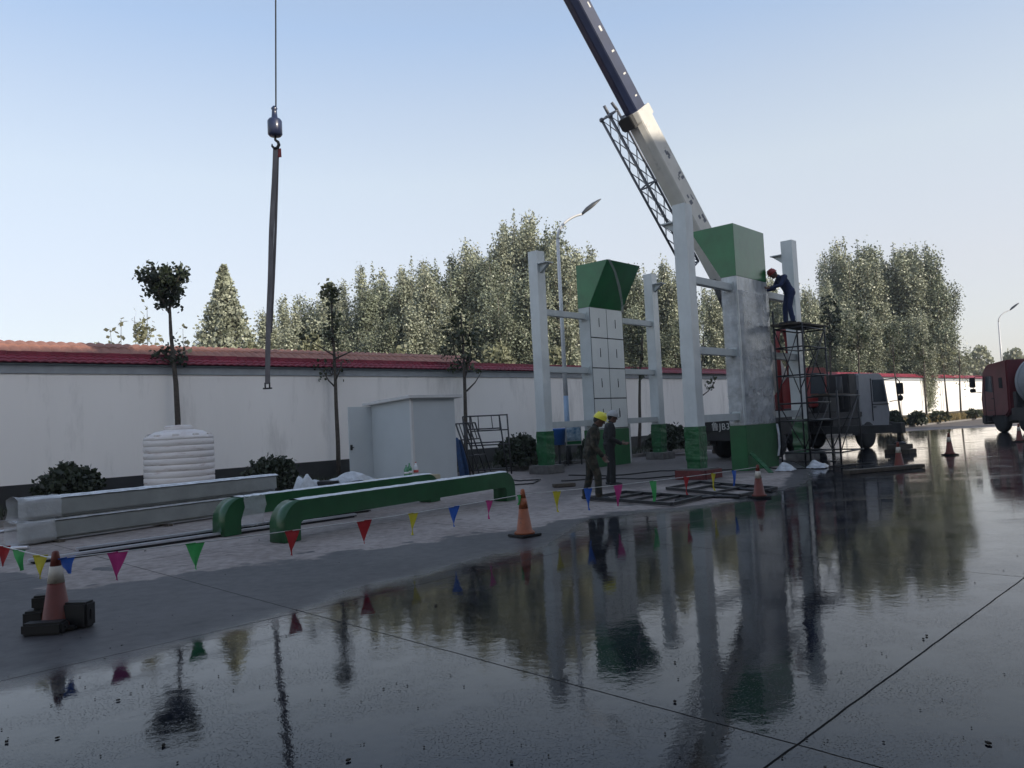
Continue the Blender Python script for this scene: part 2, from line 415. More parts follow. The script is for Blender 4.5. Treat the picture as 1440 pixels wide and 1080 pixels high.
    rm = _n(nt, 'ShaderNodeMix', data_type='FLOAT'); L.new(math('MULTIPLY', film, math('SUBTRACT', 1, j)), rm.inputs['Factor']); L.new(rough, rm.inputs[2]); L.new(rwet, rm.inputs[3])
    L.new(rm.outputs[0], b.inputs['Roughness'])
    b.inputs['IOR'].default_value = 1.33
    # ripples on the film, grain on the dry concrete
    rip = math('ADD', math('MULTIPLY', nz(9, 4, .62), .00085), math('MULTIPLY', nz(1.6, 2, .5), .0013))
    grain = math('ADD', math('MULTIPLY', nz(60, 4), .003), math('MULTIPLY', nz(9, 4), .004))
    hm = _n(nt, 'ShaderNodeMix', data_type='FLOAT'); L.new(film, hm.inputs['Factor']); L.new(grain, hm.inputs[2]); L.new(rip, hm.inputs[3])
    h = math('SUBTRACT', hm.outputs[0], math('MULTIPLY', j, .008))
    bp = _n(nt, 'ShaderNodeBump', Strength=1.0, Distance=1.0); L.new(h, bp.inputs['Height']); L.new(bp.outputs['Normal'], b.inputs['Normal'])
    return m
g = MB(); S = 1500
g.add([(-S, -S, 0), (S, -S, 0), (S, S, 0), (-S, S, 0)], [(0, 1, 2, 3)])
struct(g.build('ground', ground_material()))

# ------------------------------------------------------------------ wall along the yard
WO = V3((-12.3, 19.1, 0))                       # a point of the wall's front face
WD = V3((.7127, .7015, 0)).normalized()         # along it
WN = V3((WD.y, -WD.x, 0))                       # towards the yard
def wp(a, out=0, z=0):
    return WO + WD * a + WN * out + UP * z
A0, A1 = -14.0, 140.0
wall = thing('boundary_wall', wp(0), 'long white yard wall with crimson tile coping and a black painted base', 'wall')
m = MB(); m.box(wp((A0 + A1) / 2, -.15, 1.71), (A1 - A0, .30, 3.42), WD, WN); m.build('wall_face', M['wallwhite'], wall)
m = MB(); m.box(wp((A0 + A1) / 2, -.13, .33), (A1 - A0, .31, .66), WD, WN); m.build('plinth', M['plinth'], wall)
m = MB(); m.box(wp((A0 + A1) / 2, -.15, 3.53), (A1 - A0, .38, .22), WD, WN)
m.box(wp((A0 + A1) / 2, -.15, 3.655), (A1 - A0, .50, .03), WD, WN); m.build('cornice', M['cornice'], wall)
def tile_slope(m, a0, a1, prof, pitch=.22, amp=.028, sub=4):
    """rows of roll tiles: prof = list of (out, z) course lines from eave to ridge"""
    n = int((a1 - a0) / pitch * sub)
    for (o0, z0), (o1, z1) in zip(prof[:-1], prof[1:]):
        vs = []; fs = []
        for i in range(n + 1):
            a = a0 + (a1 - a0) * i / n
            h = amp * abs(sin(pi * i / sub)) if sub > 2 else amp * (i % 2)
            vs += [wp(a, o0, z0 + h + .03), wp(a, o0, z0 + h), wp(a, o1, z1 + h)]
        for i in range(n):
            k = 3 * i
            fs += [(k + 1, k + 4, k + 3, k), (k, k + 3, k + 5, k + 2)]
        m.add(vs, fs)
m = MB()
tile_slope(m, A0, A1, [(.20, 3.68), (.07, 3.76), (-.06, 3.85), (-.15, 3.91)])
m.box(wp((A0 + A1) / 2, -.30, 3.78), (A1 - A0, .28, .2), WD, WN)
n = int((A1 - A0) / .33)
for i in range(n):
    a = A0 + (i + .5) * .33
    m.box(wp(a, -.17, 3.945 + .008 * (i % 2)), (.325, .13, .085), WD, WN)
m.build('tile_coping', M['tile'], wall)

# planting bed and kerb at the wall's foot
BW = 3.7
m = MB(); N_ = 160
vs = []; fs = []
for i in range(N_ + 1):
    for k in range(7):
        a = A0 + (A1 - A0) * i / N_; o = BW * k / 6
        vs.append(wp(a, o, .09 + (.07 * noise.noise((a * .7, o * .9, 3)) if 0 < k < 6 else 0)))
for i in range(N_):
    for k in range(6):
        q = i * 7 + k; fs.append((q, q + 1, q + 8, q + 7))
m.add(vs, fs, 0, True); struct(m.build('planting_bed', M['soil']))
m = MB(); m.box(wp((A0 + A1) / 2, BW + .06, .065), (A1 - A0, .12, .13), WD, WN); struct(m.build('kerb', M['kerb'], bevel=.01))

# low house whose roof shows over the wall
hb = thing('house', wp(4, -5), 'low house behind the wall with only its salmon tiled roof showing', 'house')
h0, h1 = -16.0, 17.6
m = MB(); m.box(wp((h0 + h1) / 2, -5.2, 1.8), (h1 - h0 - .8, 6.6, 3.6), WD, WN); m.build('wall', M['wallwhite'], hb)
m = MB(); tile_slope(m, h0, h1, [(-1.5, 3.72), (-1.9, 3.93), (-2.3, 4.16), (-2.7, 4.40), (-3.1, 4.58)], .26, .04)
m.prism([wp(h0, -1.55, 3.70), wp(h0, -3.1, 4.55), wp(h0, -5.2, 4.6), wp(h0, -8.9, 3.70)], WD * (h1 - h0))
m.build('roof', M['rooftile'], hb)

# tall hall behind and to the right of the photographer; its shadow covers the yard
pq = lambda p, q: V3((.8 * p + .6 * q, -.6 * p + .8 * q, 0))
hall = thing('factory_hall', pq(34, 21), 'tall grey factory hall outside the picture whose shadow covers the yard', 'building')
PD = V3((.8, -.6, 0)); QD = V3((.6, .8, 0)); HH = 28.1; Q0, Q1 = -16, 56
m = MB(); m.box(pq(34, (Q0 + Q1) / 2) + UP * HH / 2, (12, Q1 - Q0, HH), PD, QD); m.build('wall', M['building'], hall)
m = MB(); m.box(pq(34, (Q0 + Q1) / 2) + UP * (HH + .1), (12.4, Q1 - Q0 + .4, .2), PD, QD); m.build('roof', M['shedroof'], hall)
wh = thing('blocker', V3((96, 48, 0)), 'added long low warehouse beyond the yard, outside the picture on the right', 'building')  # made-up building that keeps the bright horizon out of reflections
m = MB(); m.box((96, 48, 4), (14, 76, 8)); m.build('wall', M['building'], wh)
m = MB(); m.prism([(88.5, 9.5, 8.01), (103.5, 9.5, 8.01), (96, 9.5, 10.6)], V3((0, 77, 0))); m.build('roof', M['lattdark'], wh)
for k in range(8):
    m = MB(); m.box((88.97, 15 + k * 9.2, 3.2), (.06, 4.5, 3.6)); m.build('window', M['glass'], wh)
# canopy added over the camera to darken the near yard, on unseen posts
can = thing('added_canopy', U * -10 + W * 8, 'flat canopy roof added over the camera to darken the near yard, outside the picture', 'added_canopy')
gq = lambda a, c, z: U * a - W * c + UP * z
m = MB(); m.box(gq(-14.5, -12.5, 6.75), (38, 30, .7), U, -W); m.build('roof', M['added_canopy'], can)
for a in (-28, -16, -3):
    for c in (-24, -8):
        m = MB(); m.box(gq(a, c, 3.2), (.5, .5, 6.4), U, -W); m.build('post', M['added_canopy'], can)
for r in range(4):
    for k in range(9):
        m = MB(); m.box(pq(27.99, Q0 + 5 + k * 7.6) + UP * (5 + r * 6.5), (.06, 4.2, 2.2), PD, QD); m.build('window', M['glass'], hall)
# ------------------------------------------------------------------ wash gate: two upright frames
TU = V3((.675, .738, 0)).normalized(); TW = V3((TU.y, -TU.x, 0))
O1 = V3((3.13, 26.2, 0)); O2 = V3((6.68, 21.65, 0)); HALF = 3.25
def tower(O, side, lab, panels):
    t = thing('gate_tower', O, lab, 'gate tower')
    q = lambda a, b, z: O + TU * a + TW * b + UP * z
    wob = 0
    for sa in (-1, 1):
        c0 = sa * HALF
        base = MB()
        n = 10
        # column: film-wrapped square post, slightly uneven film outline
        m = MB(); S_ = .178; rows = 26
        zs = [1.22 + (6.85 - 1.22) * i / rows for i in range(rows + 1)]
        vs = []; fs = []
        for i, z in enumerate(zs):
            for k, (a, b) in enumerate(((-1, -1), (1, -1), (1, 1), (-1, 1))):
                r = S_ + .010 * noise.noise((z * 2.1, k * 3.3, c0 + side))
                vs.append(q(c0 + a * r, b * r, z))
        for i in range(rows):
            for k in range(4): fs.append((4 * i + k, 4 * i + (k + 1) % 4, 4 * i + 4 + (k + 1) % 4, 4 * i + 4 + k))
        fs += [(3, 2, 1, 0), tuple(4 * rows + k for k in range(4))]
        m.add(vs, fs); m.build('column', M['wrapgrey'], t)
        m = MB(); vs = []; fs = []; rows = 12
        for i in range(rows + 1):
            z = .40 + .88 * i / rows
            for k, (a, b) in enumerate(((-1, -1), (1, -1), (1, 1), (-1, 1))):
                r = .195 + .022 * noise.noise((z * 5, k * 3.3, c0 + side + 4)) - (.02 if i == 0 else 0)
                vs.append(q(c0 + a * r, b * r, z))
        for i in range(rows):
            for k in range(4): fs.append((4 * i + k, 4 * i + (k + 1) % 4, 4 * i + 4 + (k + 1) % 4, 4 * i + 4 + k))
        fs += [(3, 2, 1, 0), tuple(4 * rows + k for k in range(4))]
        m.add(vs, fs); m.box(q(c0, 0, .335), (.36, .36, .17), TU, TW); m.build('column_base', M['greenwrap'], t)
        m = MB(); m.box(q(c0, 0, .125), (.78, .78, .25), TU, TW)
        f = m.build('footing', M['concrete'], t, bevel=.015)
        if side < 0 and sa < 0:
            m = MB(); m.box(q(c0, .425, .11), (.80, .06, .22), TU, TW); m.box(q(c0 - .425, .02, .11), (.06, .80, .22), TU, TW)
            m.build('brick_edging', M['redbrick'], t, bevel=.01)
        # bracket under the missing beam
        m = MB(); z = 6.42
        m.prism([q(c0 - .06, side * .18, z), q(c0 - .06, side * .52, z), q(c0 - .06, side * .18, z - .26)], TU * .12)
        m.box(q(c0, side * .36, z + .02), (.34, .38, .03), TU, TW)
        m.build('bracket', M['greysteel'], t)
        for z in (1.46, 3.19, 4.98):
            m = MB(); a0 = sa * (HALF - .18); a1 = sa * .95
            m.box(q((a0 + a1) / 2, 0, z), (abs(a0 - a1), .18, .19), TU, TW); m.box(q(a1 + sa * .02, 0, z), (.04, .26, .28), TU, TW)
            m.build('cross_beam', M['greysteel'], t, bevel=.008)
    # cabinet between the columns
    m = MB()
    m.box(q(0, 0, 3.25), (1.9, .45, 4.06), TU, TW)
    cab = m.build('cabinet', M['greysteel'] if panels else M['wrapblotch'], t, bevel=.01)
    m = MB(); m.box(q(0, 0, .61), (1.93, .48, 1.22), TU, TW); m.build('cabinet_base', M['greenbase'], t, bevel=.01)
    # overhanging cap: square on the outside, sloping out towards the other frame
    prof = [(-.225, 5.28), (.225, 5.28), (1.06, 6.72), (-.225, 6.72)]
    m = MB(); m.prism([q(-.955, side * a, z) for a, z in prof], TU * 1.91)
    hp = m.build('cap', M['green'], t, bevel=.008)
    if panels:
        for i in range(4):
            for k in range(2):
                a0 = -.93 + k * .935; z0 = 1.26 + i * 1.01
                m = MB(); m.box(q(a0 + .46, .231, z0 + .49), (.905, .014, .975), TU, TW)
                pn = m.build('door_panel', M['panelgrey'], t, bevel=.004)
                m = MB(); m.box(q(a0 + .46 + .01 * (i - 1), .2405, z0 + .50), (.028, .008, .30), TU, TW)
                m.box(q(a0 + .47, .245, z0 + .46), (.014, .012, .2), TU, TW)
                m.build('slot_handle', M['seam'], pn)
        m = MB(); m.box(q(.0, .2275, 3.25), (1.88, .006, 4.02), TU, TW); m.build('gap_backing', M['seam'], t)
        # strip of film hanging down the cap
        m = MB(); pts = [(-.93, 1.07, 6.71), (-.60, 1.05, 6.70), (.30, .62, 5.93), (.86, .27, 5.30), (.93, .27, 5.30), (.45, .64, 5.95), (-.5, 1.055, 6.71)]
        vs = []
        top = [(-.90, 1.075, 6.70), (-.35, .90, 6.40), (.2, .66, 5.98), (.7, .40, 5.52), (.90, .26, 5.20)]
        for a, b, z in top:
            wv = .05 + .03 * random.random()
            vs += [q(a - wv, b + .012, z + .01), q(a + wv, b + .03, z + .03)]
        m.add(vs, [(2 * i, 2 * i + 1, 2 * i + 3, 2 * i + 2) for i in range(4)], 0, True)
        m.build('film_strip', M['film'], t)
    else:
        # torn film round the wrapped cabinet
        rnd = random.Random(5)
        m = MB()
        for z0, z1, off in ((1.25, 2.2, .018), (2.0, 3.1, .026), (3.0, 4.1, .020), (3.95, 4.9, .03)):
            ring = []; R_, C_ = 7, 16
            vs = []; fs = []
            for r in range(R_ + 1):
                z = z0 + (z1 - z0) * r / R_
                for c in range(C_ + 1):
                    s = c / C_; L_ = 1.9 + .45 * 2 + .3; d = s * L_
                    e = off + .030 * abs(noise.noise((d * 3, z * 3, off * 90))) + .012 * rnd.random()
                    if d < .45: p = q(-.95 - e, -.225 + d, z)
                    elif d < 2.35: p = q(-.95 + (d - .45), .225 + e, z)
                    else: p = q(.95 + e, .225 - (d - 2.35), z)
                    vs.append(p + UP * .05 * noise.noise((d * 2, z0, 2)))
            for r in range(R_):
                for c in range(C_):
                    k = r * (C_ + 1) + c; fs.append((k, k + 1, k + C_ + 2, k + C_ + 1))
            m.add(vs, fs, 0, True)
        m.build('film_wrap', M['filmwrap'], t)
        m = MB()
        path = [q(.93, .26, 1.2), q(.90, .31, .9), q(.84, .33, .55), q(.70, .34, .3)]
        vs = []
        for i, p in enumerate(path): vs += [p - TU * .05, p + TU * .05 + TW * .02]
        m.add(vs, [(2 * i, 2 * i + 1, 2 * i + 3, 2 * i + 2) for i in range(3)], 0, True); m.build('film_strip', M['filmwhite'], t)
    return t
tower(O1, 1, 'grey and green gate tower with eight closed grey door panels, farther from the red truck', 'p')
tower(O2, -1, 'film wrapped grey and green gate tower the navy-clad man works on', None)

# ------------------------------------------------------------------ crane truck
CR = V3((6.75, 25.6, 0)); CD = V3((.8, .6, 0)); CL = V3((.6, -.8, 0))     # rear, forward, right hand (towards camera)
crane = thing('crane_truck', CR + CD * 4.6, 'mobile crane truck with raised grey and navy telescopic boom, parked behind the right tower', 'crane truck')
q = lambda s, l, z: CR + CD * s + CL * l + UP * z
m = MB(); m.box(q(4.3, 0, .98), (8.4, .9, .34), CD, CL); m.box(q(3.6, 0, 1.28), (6.6, 2.3, .22), CD, CL)
m.box(q(2.2, 0, 1.0), (1.0, 2.35, .5), CD, CL); m.box(q(5.6, .85, .95), (1.3, .5, .5), CD, CL); m.box(q(5.6, -.85, .95), (1.3, .5, .5), CD, CL)
m.box(q(.10, 0, 1.02), (.2, 2.4, .72), CD, CL)
m.build('chassis', M['cranedark'], crane, bevel=.02)
def wheel(parent, c, r, wd, axis, dual=False):
    m = MB(); pf = [(r * .55, -wd / 2), (r * .93, -wd / 2), (r, -wd * .36), (r, wd * .36), (r * .93, wd / 2), (r * .55, wd / 2)]
    m.lathe(c, pf, 28, axis=axis); t = m.build('wheel', M['tyre'], parent)
    m = MB(); m.lathe(c, [(r * .5, -wd * .3), (r * .56, wd * .46), (r * .48, wd * .44), (r * .40, wd * .15), (r * .18, wd * .18), (r * .15, wd * .42), (.01, wd * .42)], 24, axis=axis)
    m.build('rim', M['rim'], t); return t
for s in (1.55, 2.85, 7.25):
    for l in (1, -1): wheel(crane, q(s, l * 1.02, .50), .50, .30, CL * l)
for s in (1.55, 2.85, 7.25):
    for l in (1, -1):
        m = MB()
        pts = [q(s + .66 * cos(t), l * 1.0, .5 + .64 * sin(t)) for t in (pi * k / 8 for k in range(9))]
        for a, b in zip(pts[:-1], pts[1:]): m.bar(a, b, .36, .03, up=CL)
        m.build('mudguard', M['cranedark'], crane)
# driver's cab
def cabpoly(l): return [q(6.75, l, .85), q(8.82, l, .70), q(8.95, l, 1.35), q(8.68, l, 2.62), q(8.42, l, 2.80), q(6.75, l, 2.80)]
m = MB(); m.prism(cabpoly(-1.15), CL * 2.3); cab = m.build('cab', M['cabwhite'], crane, bevel=.05)
for l in (1.155, -1.175):
    m = MB(); m.prism([q(7.75, l, 1.72), q(8.70, l, 1.72), q(8.50, l, 2.56), q(7.75, l, 2.56)], CL * .02); m.build('side_window', M['glass'], cab)
    m = MB(); m.box(q(7.62, l + .01, 1.8), (.03, .02, 1.6), CD, CL); m.box(q(8.25, l + .01, 1.62), (1.2, .02, .03), CD, CL); m.build('door_seam', M['seam'], cab)
m = MB(); m.prism([q(8.89, -1.0, 1.7), q(8.89, 1.0, 1.7), q(8.71, 1.0, 2.55), q(8.71, -1.0, 2.55)], CD * .02 + UP * .005); m.build('windscreen', M['glass'], cab)
for l in (.82, -.82):
    m = MB(); m.lathe(q(9.08, l, .78), [(.11, 0), (.10, .03), (.03, .045)], 16, axis=CD); m.build('headlight', M['lens'], crane)
m = MB(); m.box(q(7.80, 1.17, 1.52), (.16, .03, .035), CD, CL); m.build('door_handle', M['black'], cab)
m = MB(); m.box(q(8.4, 1.10, .62), (.6, .25, .05), CD, CL); m.build('step', M['cranedark'], crane)
m = MB(); m.box(q(8.97, 0, .72), (.25, 2.4, .42), CD, CL); m.build('bumper', M['cranedark'], crane, bevel=.03)
m = MB(); m.box(q(7.0, 0, 1.6), (.5, 2.2, 1.3), CD, CL); m.box(q(6.45, 0, 1.75), (.55, 2.2, 2.1), CD, CL); m.build('engine_cover', M['cranedark'], crane, bevel=.04)
for l in (1, -1):
    m = MB(); m.tube([q(8.62, l * 1.15, 2.55), q(8.97, l * 1.45, 2.6), q(9.12, l * 1.5, 2.45), q(9.09, l * 1.5, 1.75), q(8.85, l * 1.2, 1.7)], .02, 6)
    a = m.build('mirror_arm', M['cranedark'], cab)
    m = MB(); m.box(q(9.12, l * 1.5, 2.18), (.10, .24, .44), CD, CL); m.ball(q(9.11, l * 1.5, 1.82), (.10, .10, .12)); m.build('mirror', M['black'], a, bevel=.02)
# rear board with the enlarged plate number
m = MB(); m.box(q(-.05, 0, 1.22), (.05, 2.3, .46), CD, CL); pb = m.build('number_board', M['plate'], crane)
def text(body, size, origin, right, up, m, parent, name, ext=.004, fit=None):
    cu = bpy.data.curves.new(name, 'FONT'); cu.body = body; cu.size = size; cu.extrude = ext; cu.align_x = 'CENTER'; cu.align_y = 'CENTER'; cu.space_character = 1.12
    o = bpy.data.objects.new(name, cu); COL.objects.link(o)
    bpy.context.view_layer.update()
    me = bpy.data.meshes.new_from_object(o.evaluated_get(bpy.context.evaluated_depsgraph_get()))
    bpy.data.objects.remove(o); bpy.data.curves.remove(cu)
    r = V3(right).normalized(); u = V3(up).normalized(); nn = r.cross(u)
    mt = Matrix((r, u, nn)).transposed().to_4x4(); mt.translation = V3(origin) - worldpos(parent)
    me.transform(mt); me.materials.clear(); me.materials.append(m)
    o = bpy.data.objects.new(name, me); COL.objects.link(o); o.parent = parent; o['_org'] = list(worldpos(parent)); return o
text('鲁JB33', .30, q(-.084, .22, 1.12), CL, UP, M['platetext'], pb, 'plate_lettering')
# turntable, slewing frame and operator's cabin
m = MB(); m.lathe(q(3.9, 0, 1.36), [(.85, 0), (.85, .22), (.7, .26)], 32); m.build('turntable', M['cranedark'], crane)
BP = P(1097, 545, q(3.9, 0, 0).y)
TIP = P(389, -790, 17.6)
BD = (TIP - BP).normalized(); BS = BD.cross(UP).normalized(); BN = BS.cross(BD)
BH = V3((BD.x, BD.y, 0)).normalized(); BHS = BH.cross(UP)
m = MB()
for s in (-.42, .42):
    c = BP + BHS * s; c.z = 1.58
    m.prism([c - BH * 1.4, c + BH * 1.0, c + BH * .9 + UP * .5, c + BH * .1 + UP * 1.15, c - BH * .9 + UP * 1.15, c - BH * 1.5 + UP * .6], BHS * .07)
m.box(BP - BH * 1.3 + UP * (2.0 - BP.z), (.7, 1.5, .8), BH, BHS)
m.build('slewing_frame', M['cranered'], crane, bevel=.02)
oc = P(1150, 540, 27.9); oc.z = 0
m = MB(); m.prism([oc + a * BH + UP * z for a, z in ((-.6, 1.62), (.62, 1.62), (.75, 2.2), (.5, 3.05), (-.6, 3.05))], BHS * .85)
occ = m.build('operator_cabin', M['cranered'], crane, bevel=.04)
m = MB(); m.prism([oc + a * BH + UP * z - BHS * .012 for a, z in ((-.42, 2.1), (.5, 2.1), (.4, 2.85), (-.42, 2.85))], BHS * .02)
m.prism([oc + a * BH + UP * z + BHS * .845 for a, z in ((-.42, 2.1), (.5, 2.1), (.4, 2.85), (-.42, 2.85))], BHS * .02)
m.prism([oc + BH * -.612 + BHS * s + UP * z for s, z in ((.12, 2.15), (.73, 2.15), (.73, 2.85), (.12, 2.85))], BH * .02); m.build('window', M['glass'], occ)
# red hand-rail post and tanks on the deck
m = MB(); a = P(1100, 590, 27.0); a.z = 1.4
m.tube([a, a + UP * 2.6, a + UP * 2.95 + CD * .12, a + UP * 3.0 + CD * .45, a + UP * 2.6 + CD * .6, a + UP * 1.3 + CD * .62], .085, 8)
m.build('red_guard_post', M['cranered'], crane)
m = MB(); m.box(q(5.2, .5, 1.75), (.9, 1.0, .7), CD, CL); m.build('deck_box', M['cranedark'], crane, bevel=.02)
m = MB(); m.tube([q(5.9, .9, 1.5), q(5.9, .9, 2.7)], .11, 10); m.build('exhaust_pipe', M['cranedark'], crane)
# boom
def bpt(t, s=0, n=0): return BP + BD * t + BS * s + BN * n
def bt(x, y):
    """distance along the boom of the point seen at photo pixel x, y"""
    d = ray(x, y); o = V3((0, 0, EYE))
    n2 = d.cross(BD.cross(d))
    return (o - BP).dot(n2) / BD.dot(n2)
TC = bt(901, 167); TT = (TIP - BP).length
def boomsec(m, t0, t1, w_, h_, ch=.16):
    pr = [(-w_ / 2, h_ / 2), (w_ / 2, h_ / 2), (w_ / 2, -h_ / 2 + ch), (w_ / 2 - ch, -h_ / 2), (-w_ / 2 + ch, -h_ / 2), (-w_ / 2, -h_ / 2 + ch)]
    m.prism([bpt(t0, s, n) for s, n in pr], BD * (t1 - t0))
m = MB(); boomsec(m, -.9, TC, .62, .74); b1 = m.build('boom_base_section', M['boomwhite'], crane, bevel=.02)
m = MB(); boomsec(m, TC - .05, TC + .30, .70, .83); m.box(bpt(TC + .12, -.1, .46), (.2, .3, .12), BD, BS); m.build('collar', M['boomwhite'], b1, bevel=.015)
m = MB(); m.box(bpt(TC + .12, 0, -.47), (.42, .5, .2), BD, BS); m.box(bpt(TC + .10, .40, -.2), (.34, .10, .4), BD, BS); m.build('guide_block', M['black'], b1, bevel=.02)
m = MB(); boomsec(m, TC, TC + (TT - TC) * .40, .52, .62); m.build('boom_middle_section', M['navy'], crane, bevel=.02)
m = MB(); boomsec(m, TC + (TT - TC) * .40 - .1, TC + (TT - TC) * .74, .43, .52); m.build('boom_inner_section', M['navy'], crane, bevel=.02)
m = MB(); boomsec(m, TC + (TT - TC) * .74 - .1, TT, .35, .42); m.box(bpt(TT + .15, 0, -.1), (.5, .5, .6), BD, BS); m.lathe(bpt(TT + .1, -.3, -.2), [(.05, 0), (.26, .02), (.26, .58), (.05, .6)], 18, axis=BS)
m.build('boom_tip_section', M['boomwhite'], crane, bevel=.02)
# worn markings on the boom's upper face and side
rnd = random.Random(3); m = MB(); m2 = MB()
sgn = 1 if (BS.dot(V3((0, -1, 0)))) > 0 else -1
for k in range(7):
    t = TC * (.42 + .075 * k)
    for j in range(4):
        m.box(bpt(t + (j - 1.5) * .07 + rnd.uniform(-.02, .02), sgn * .3115, .12 + rnd.uniform(-.1, .12)), (rnd.uniform(.04, .16), .004, rnd.uniform(.03, .14)), BD, BS)
for k in range(9):
    t = TC + .7 + k * .75
    m2.box(bpt(t, sgn * .2615, .1 + rnd.uniform(-.06, .12)), (rnd.uniform(.05, .22), .004, rnd.uniform(.05, .16)), BD, BS)
m.build('worn_marks', M['latt'], b1); m2.build('worn_marks', M['boomwhite'], b1)
# lattice jib stowed beside the base section
lat = BS * (-1 if BS.dot(P(845, 150, 24) - bpt(TC)) < 0 else 1)
t0, t1 = bt(985, 375), TC + .55
ch = {}
for k, (s, n) in enumerate(((.72, .18), (.72, -.24), (1.12, .18), (1.12, -.24))):
    ch[k] = (BP + BD * t0 + lat * s + BN * n, BP + BD * t1 + lat * (s * 1.0) + BN * n)
m = MB()
for a, b in ch.values(): m.tube([a, b], .044, 6)
nseg = 9
for (i, k) in ((0, 1), (2, 3), (0, 2), (1, 3)):
    for j in range(nseg):
        f0, f1 = j / nseg, (j + 1) / nseg
        A = ch[i][0].lerp(ch[i][1], f0), ch[i][0].lerp(ch[i][1], f1); B = ch[k][0].lerp(ch[k][1], f0), ch[k][0].lerp(ch[k][1], f1)
        m.tube([A[0], B[1]], .011, 5, cap=False); m.tube([B[0], A[1]], .011, 5, cap=False)
for f in (0, .55, 1):
    for i, k in ((0, 1), (0, 2), (1, 3), (2, 3)): m.tube([ch[i][0].lerp(ch[i][1], f), ch[k][0].lerp(ch[k][1], f)], .03, 6)
for f in (.55, .95): m.bar(ch[0][0].lerp(ch[0][1], f), bpt(t0 + (t1 - t0) * f, 0, .1) + lat * .30, .10, .10)
e = ch[2][1]; m.tube([e, e + BD * .32], .05, 8); e = ch[0][1]; m.tube([e, e + BD * .30 + lat * .06], .05, 8); m.ball(ch[3][1], .08); m.ball(ch[1][1], .09)
m.build('lattice_jib', M['latt'], crane)
# lifting ram under the boom
m = MB(); a = BP + BH * .9 + UP * (1.75 - BP.z); b = bpt(TC * .46, 0, -.45)
m.tube([a, a.lerp(b, .62)], .15, 12); m.tube([a.lerp(b, .62), b], .09, 12); m.build('lifting_ram', M['cranedark'], crane)
# outriggers, front pair and rear pair
def outrigger(s, l, ext):
    m = MB(); m.box(q(s, l * (1.1 + ext) / 2 + 0, .80), (.26, 1.1 + ext, .26), CD, CL); o = m.build('outrigger_beam', M['cranedark'], crane, bevel=.01)
    m = MB(); e = q(s, l * (1.1 + ext), .8); m.box(e + UP * .02, (.28, .30, .34), CD, CL); m.tube([e - UP * .1, e - UP * .42], .07, 10); m.lathe(e - UP * .50, [(.2, 0), (.2, .04), (.08, .09)], 16); m.build('jack_leg', M['cranedark'], o)
    return e
e1 = outrigger(4.15, 1, 2.75); e2 = outrigger(4.15, -1, 2.0)
for e, lb in ((e1, 'stack of dark timber blocks under the crane jack beside the striped cone'), (e2, 'dark timber block under the hidden far jack of the crane')):
    m = MB(); m.box(e * 1 + UP * (.215 - e.z), (.85, .42, .15), CD, CL); m.box(e + UP * (.07 - e.z), (.5, .8, .14), CD, CL)
    tag(m.build('timber_block', M['wood'], None, bevel=.01, loc=(e.x, e.y, 0)), lb, 'timber block')
# hoist rope, hook block
HT = P(388, 152, 17.6); HK = P(387, 192, 17.6)
m = MB(); m.tube([TIP + BD * .1 - UP * .4, HT], .017, 6); m.build('hoist_rope', M['steelrope'], crane)
m = MB(); px = 17.6 / FPX
m.lathe(HK, [(.02, 0), (.13, .01), (.165, .05), (.165, .36), (.13, .41), (.07, .44), (.055, .62), (.075, .66), (.03, .72)], 20)
hbk = m.build('hook_block', M['navy'], crane)
m = MB(); hk = [HK + V3((x, 0, z)) for x, z in ((0, .02), (0, -.08), (.06, -.13), (.08, -.2), (.04, -.27), (-.03, -.28), (-.08, -.22), (-.08, -.17))]
m.tube(hk, [.03, .03, .035, .04, .04, .035, .025, .012], 8); m.build('hook', M['black'], hbk)
# webbing sling hanging from the hook
HG = HK - UP * .26; SB = P(376, 540, 17.55)
sl = thing('lifting_sling', SB, 'long doubled grey webbing sling hanging from the crane hook', 'sling')
def ribbon(m, pts, w_, side, th=.012):
    vs = []; fs = []
    nrm = V3((0, 1, 0))
    for p in pts: vs += [p - side * w_ / 2 - nrm * th / 2, p + side * w_ / 2 - nrm * th / 2, p + side * w_ / 2 + nrm * th / 2, p - side * w_ / 2 + nrm * th / 2]
    n = len(pts)
    for i in range(n - 1):
        for k in range(4): fs.append((4 * i + k, 4 * i + (k + 1) % 4, 4 * i + 4 + (k + 1) % 4, 4 * i + 4 + k))
    fs += [(0, 1, 2, 3), (4 * n - 4, 4 * n - 3, 4 * n - 2, 4 * n - 1)]
    m.add(vs, fs)
sx = V3((1, 0, .05)).normalized()
m = MB(); ribbon(m, [HG.lerp(SB, i / 14) + V3((-.025 * sin(i * .22), .02 * sin(i), 0)) for i in range(15)], .115, sx); m.build('webbing', M['strap'], sl)
m = MB(); ribbon(m, [HG.lerp(SB, i / 14) + V3((.03 * sin(pi * i / 14) + .035 - .003 * i, .06, 0)) for i in range(12)], .06, sx); m.build('webbing', M['strap'], sl)
m = MB(); ribbon(m, [HG + V3((.06, .03, -.02)), HG + V3((.065, .03, -.22))], .11, sx, .03); m.build('red_sleeve', M['strapred'], sl)
m = MB()
for dx in (-.05, .05): m.tube([SB + V3((dx, 0, .03)), SB + V3((dx, 0, -.09))], .018, 6)
m.tube([SB + V3((-.1, 0, -.10)), SB + V3((.1, 0, -.10))], .02, 6); m.build('shackle', M['black'], sl)
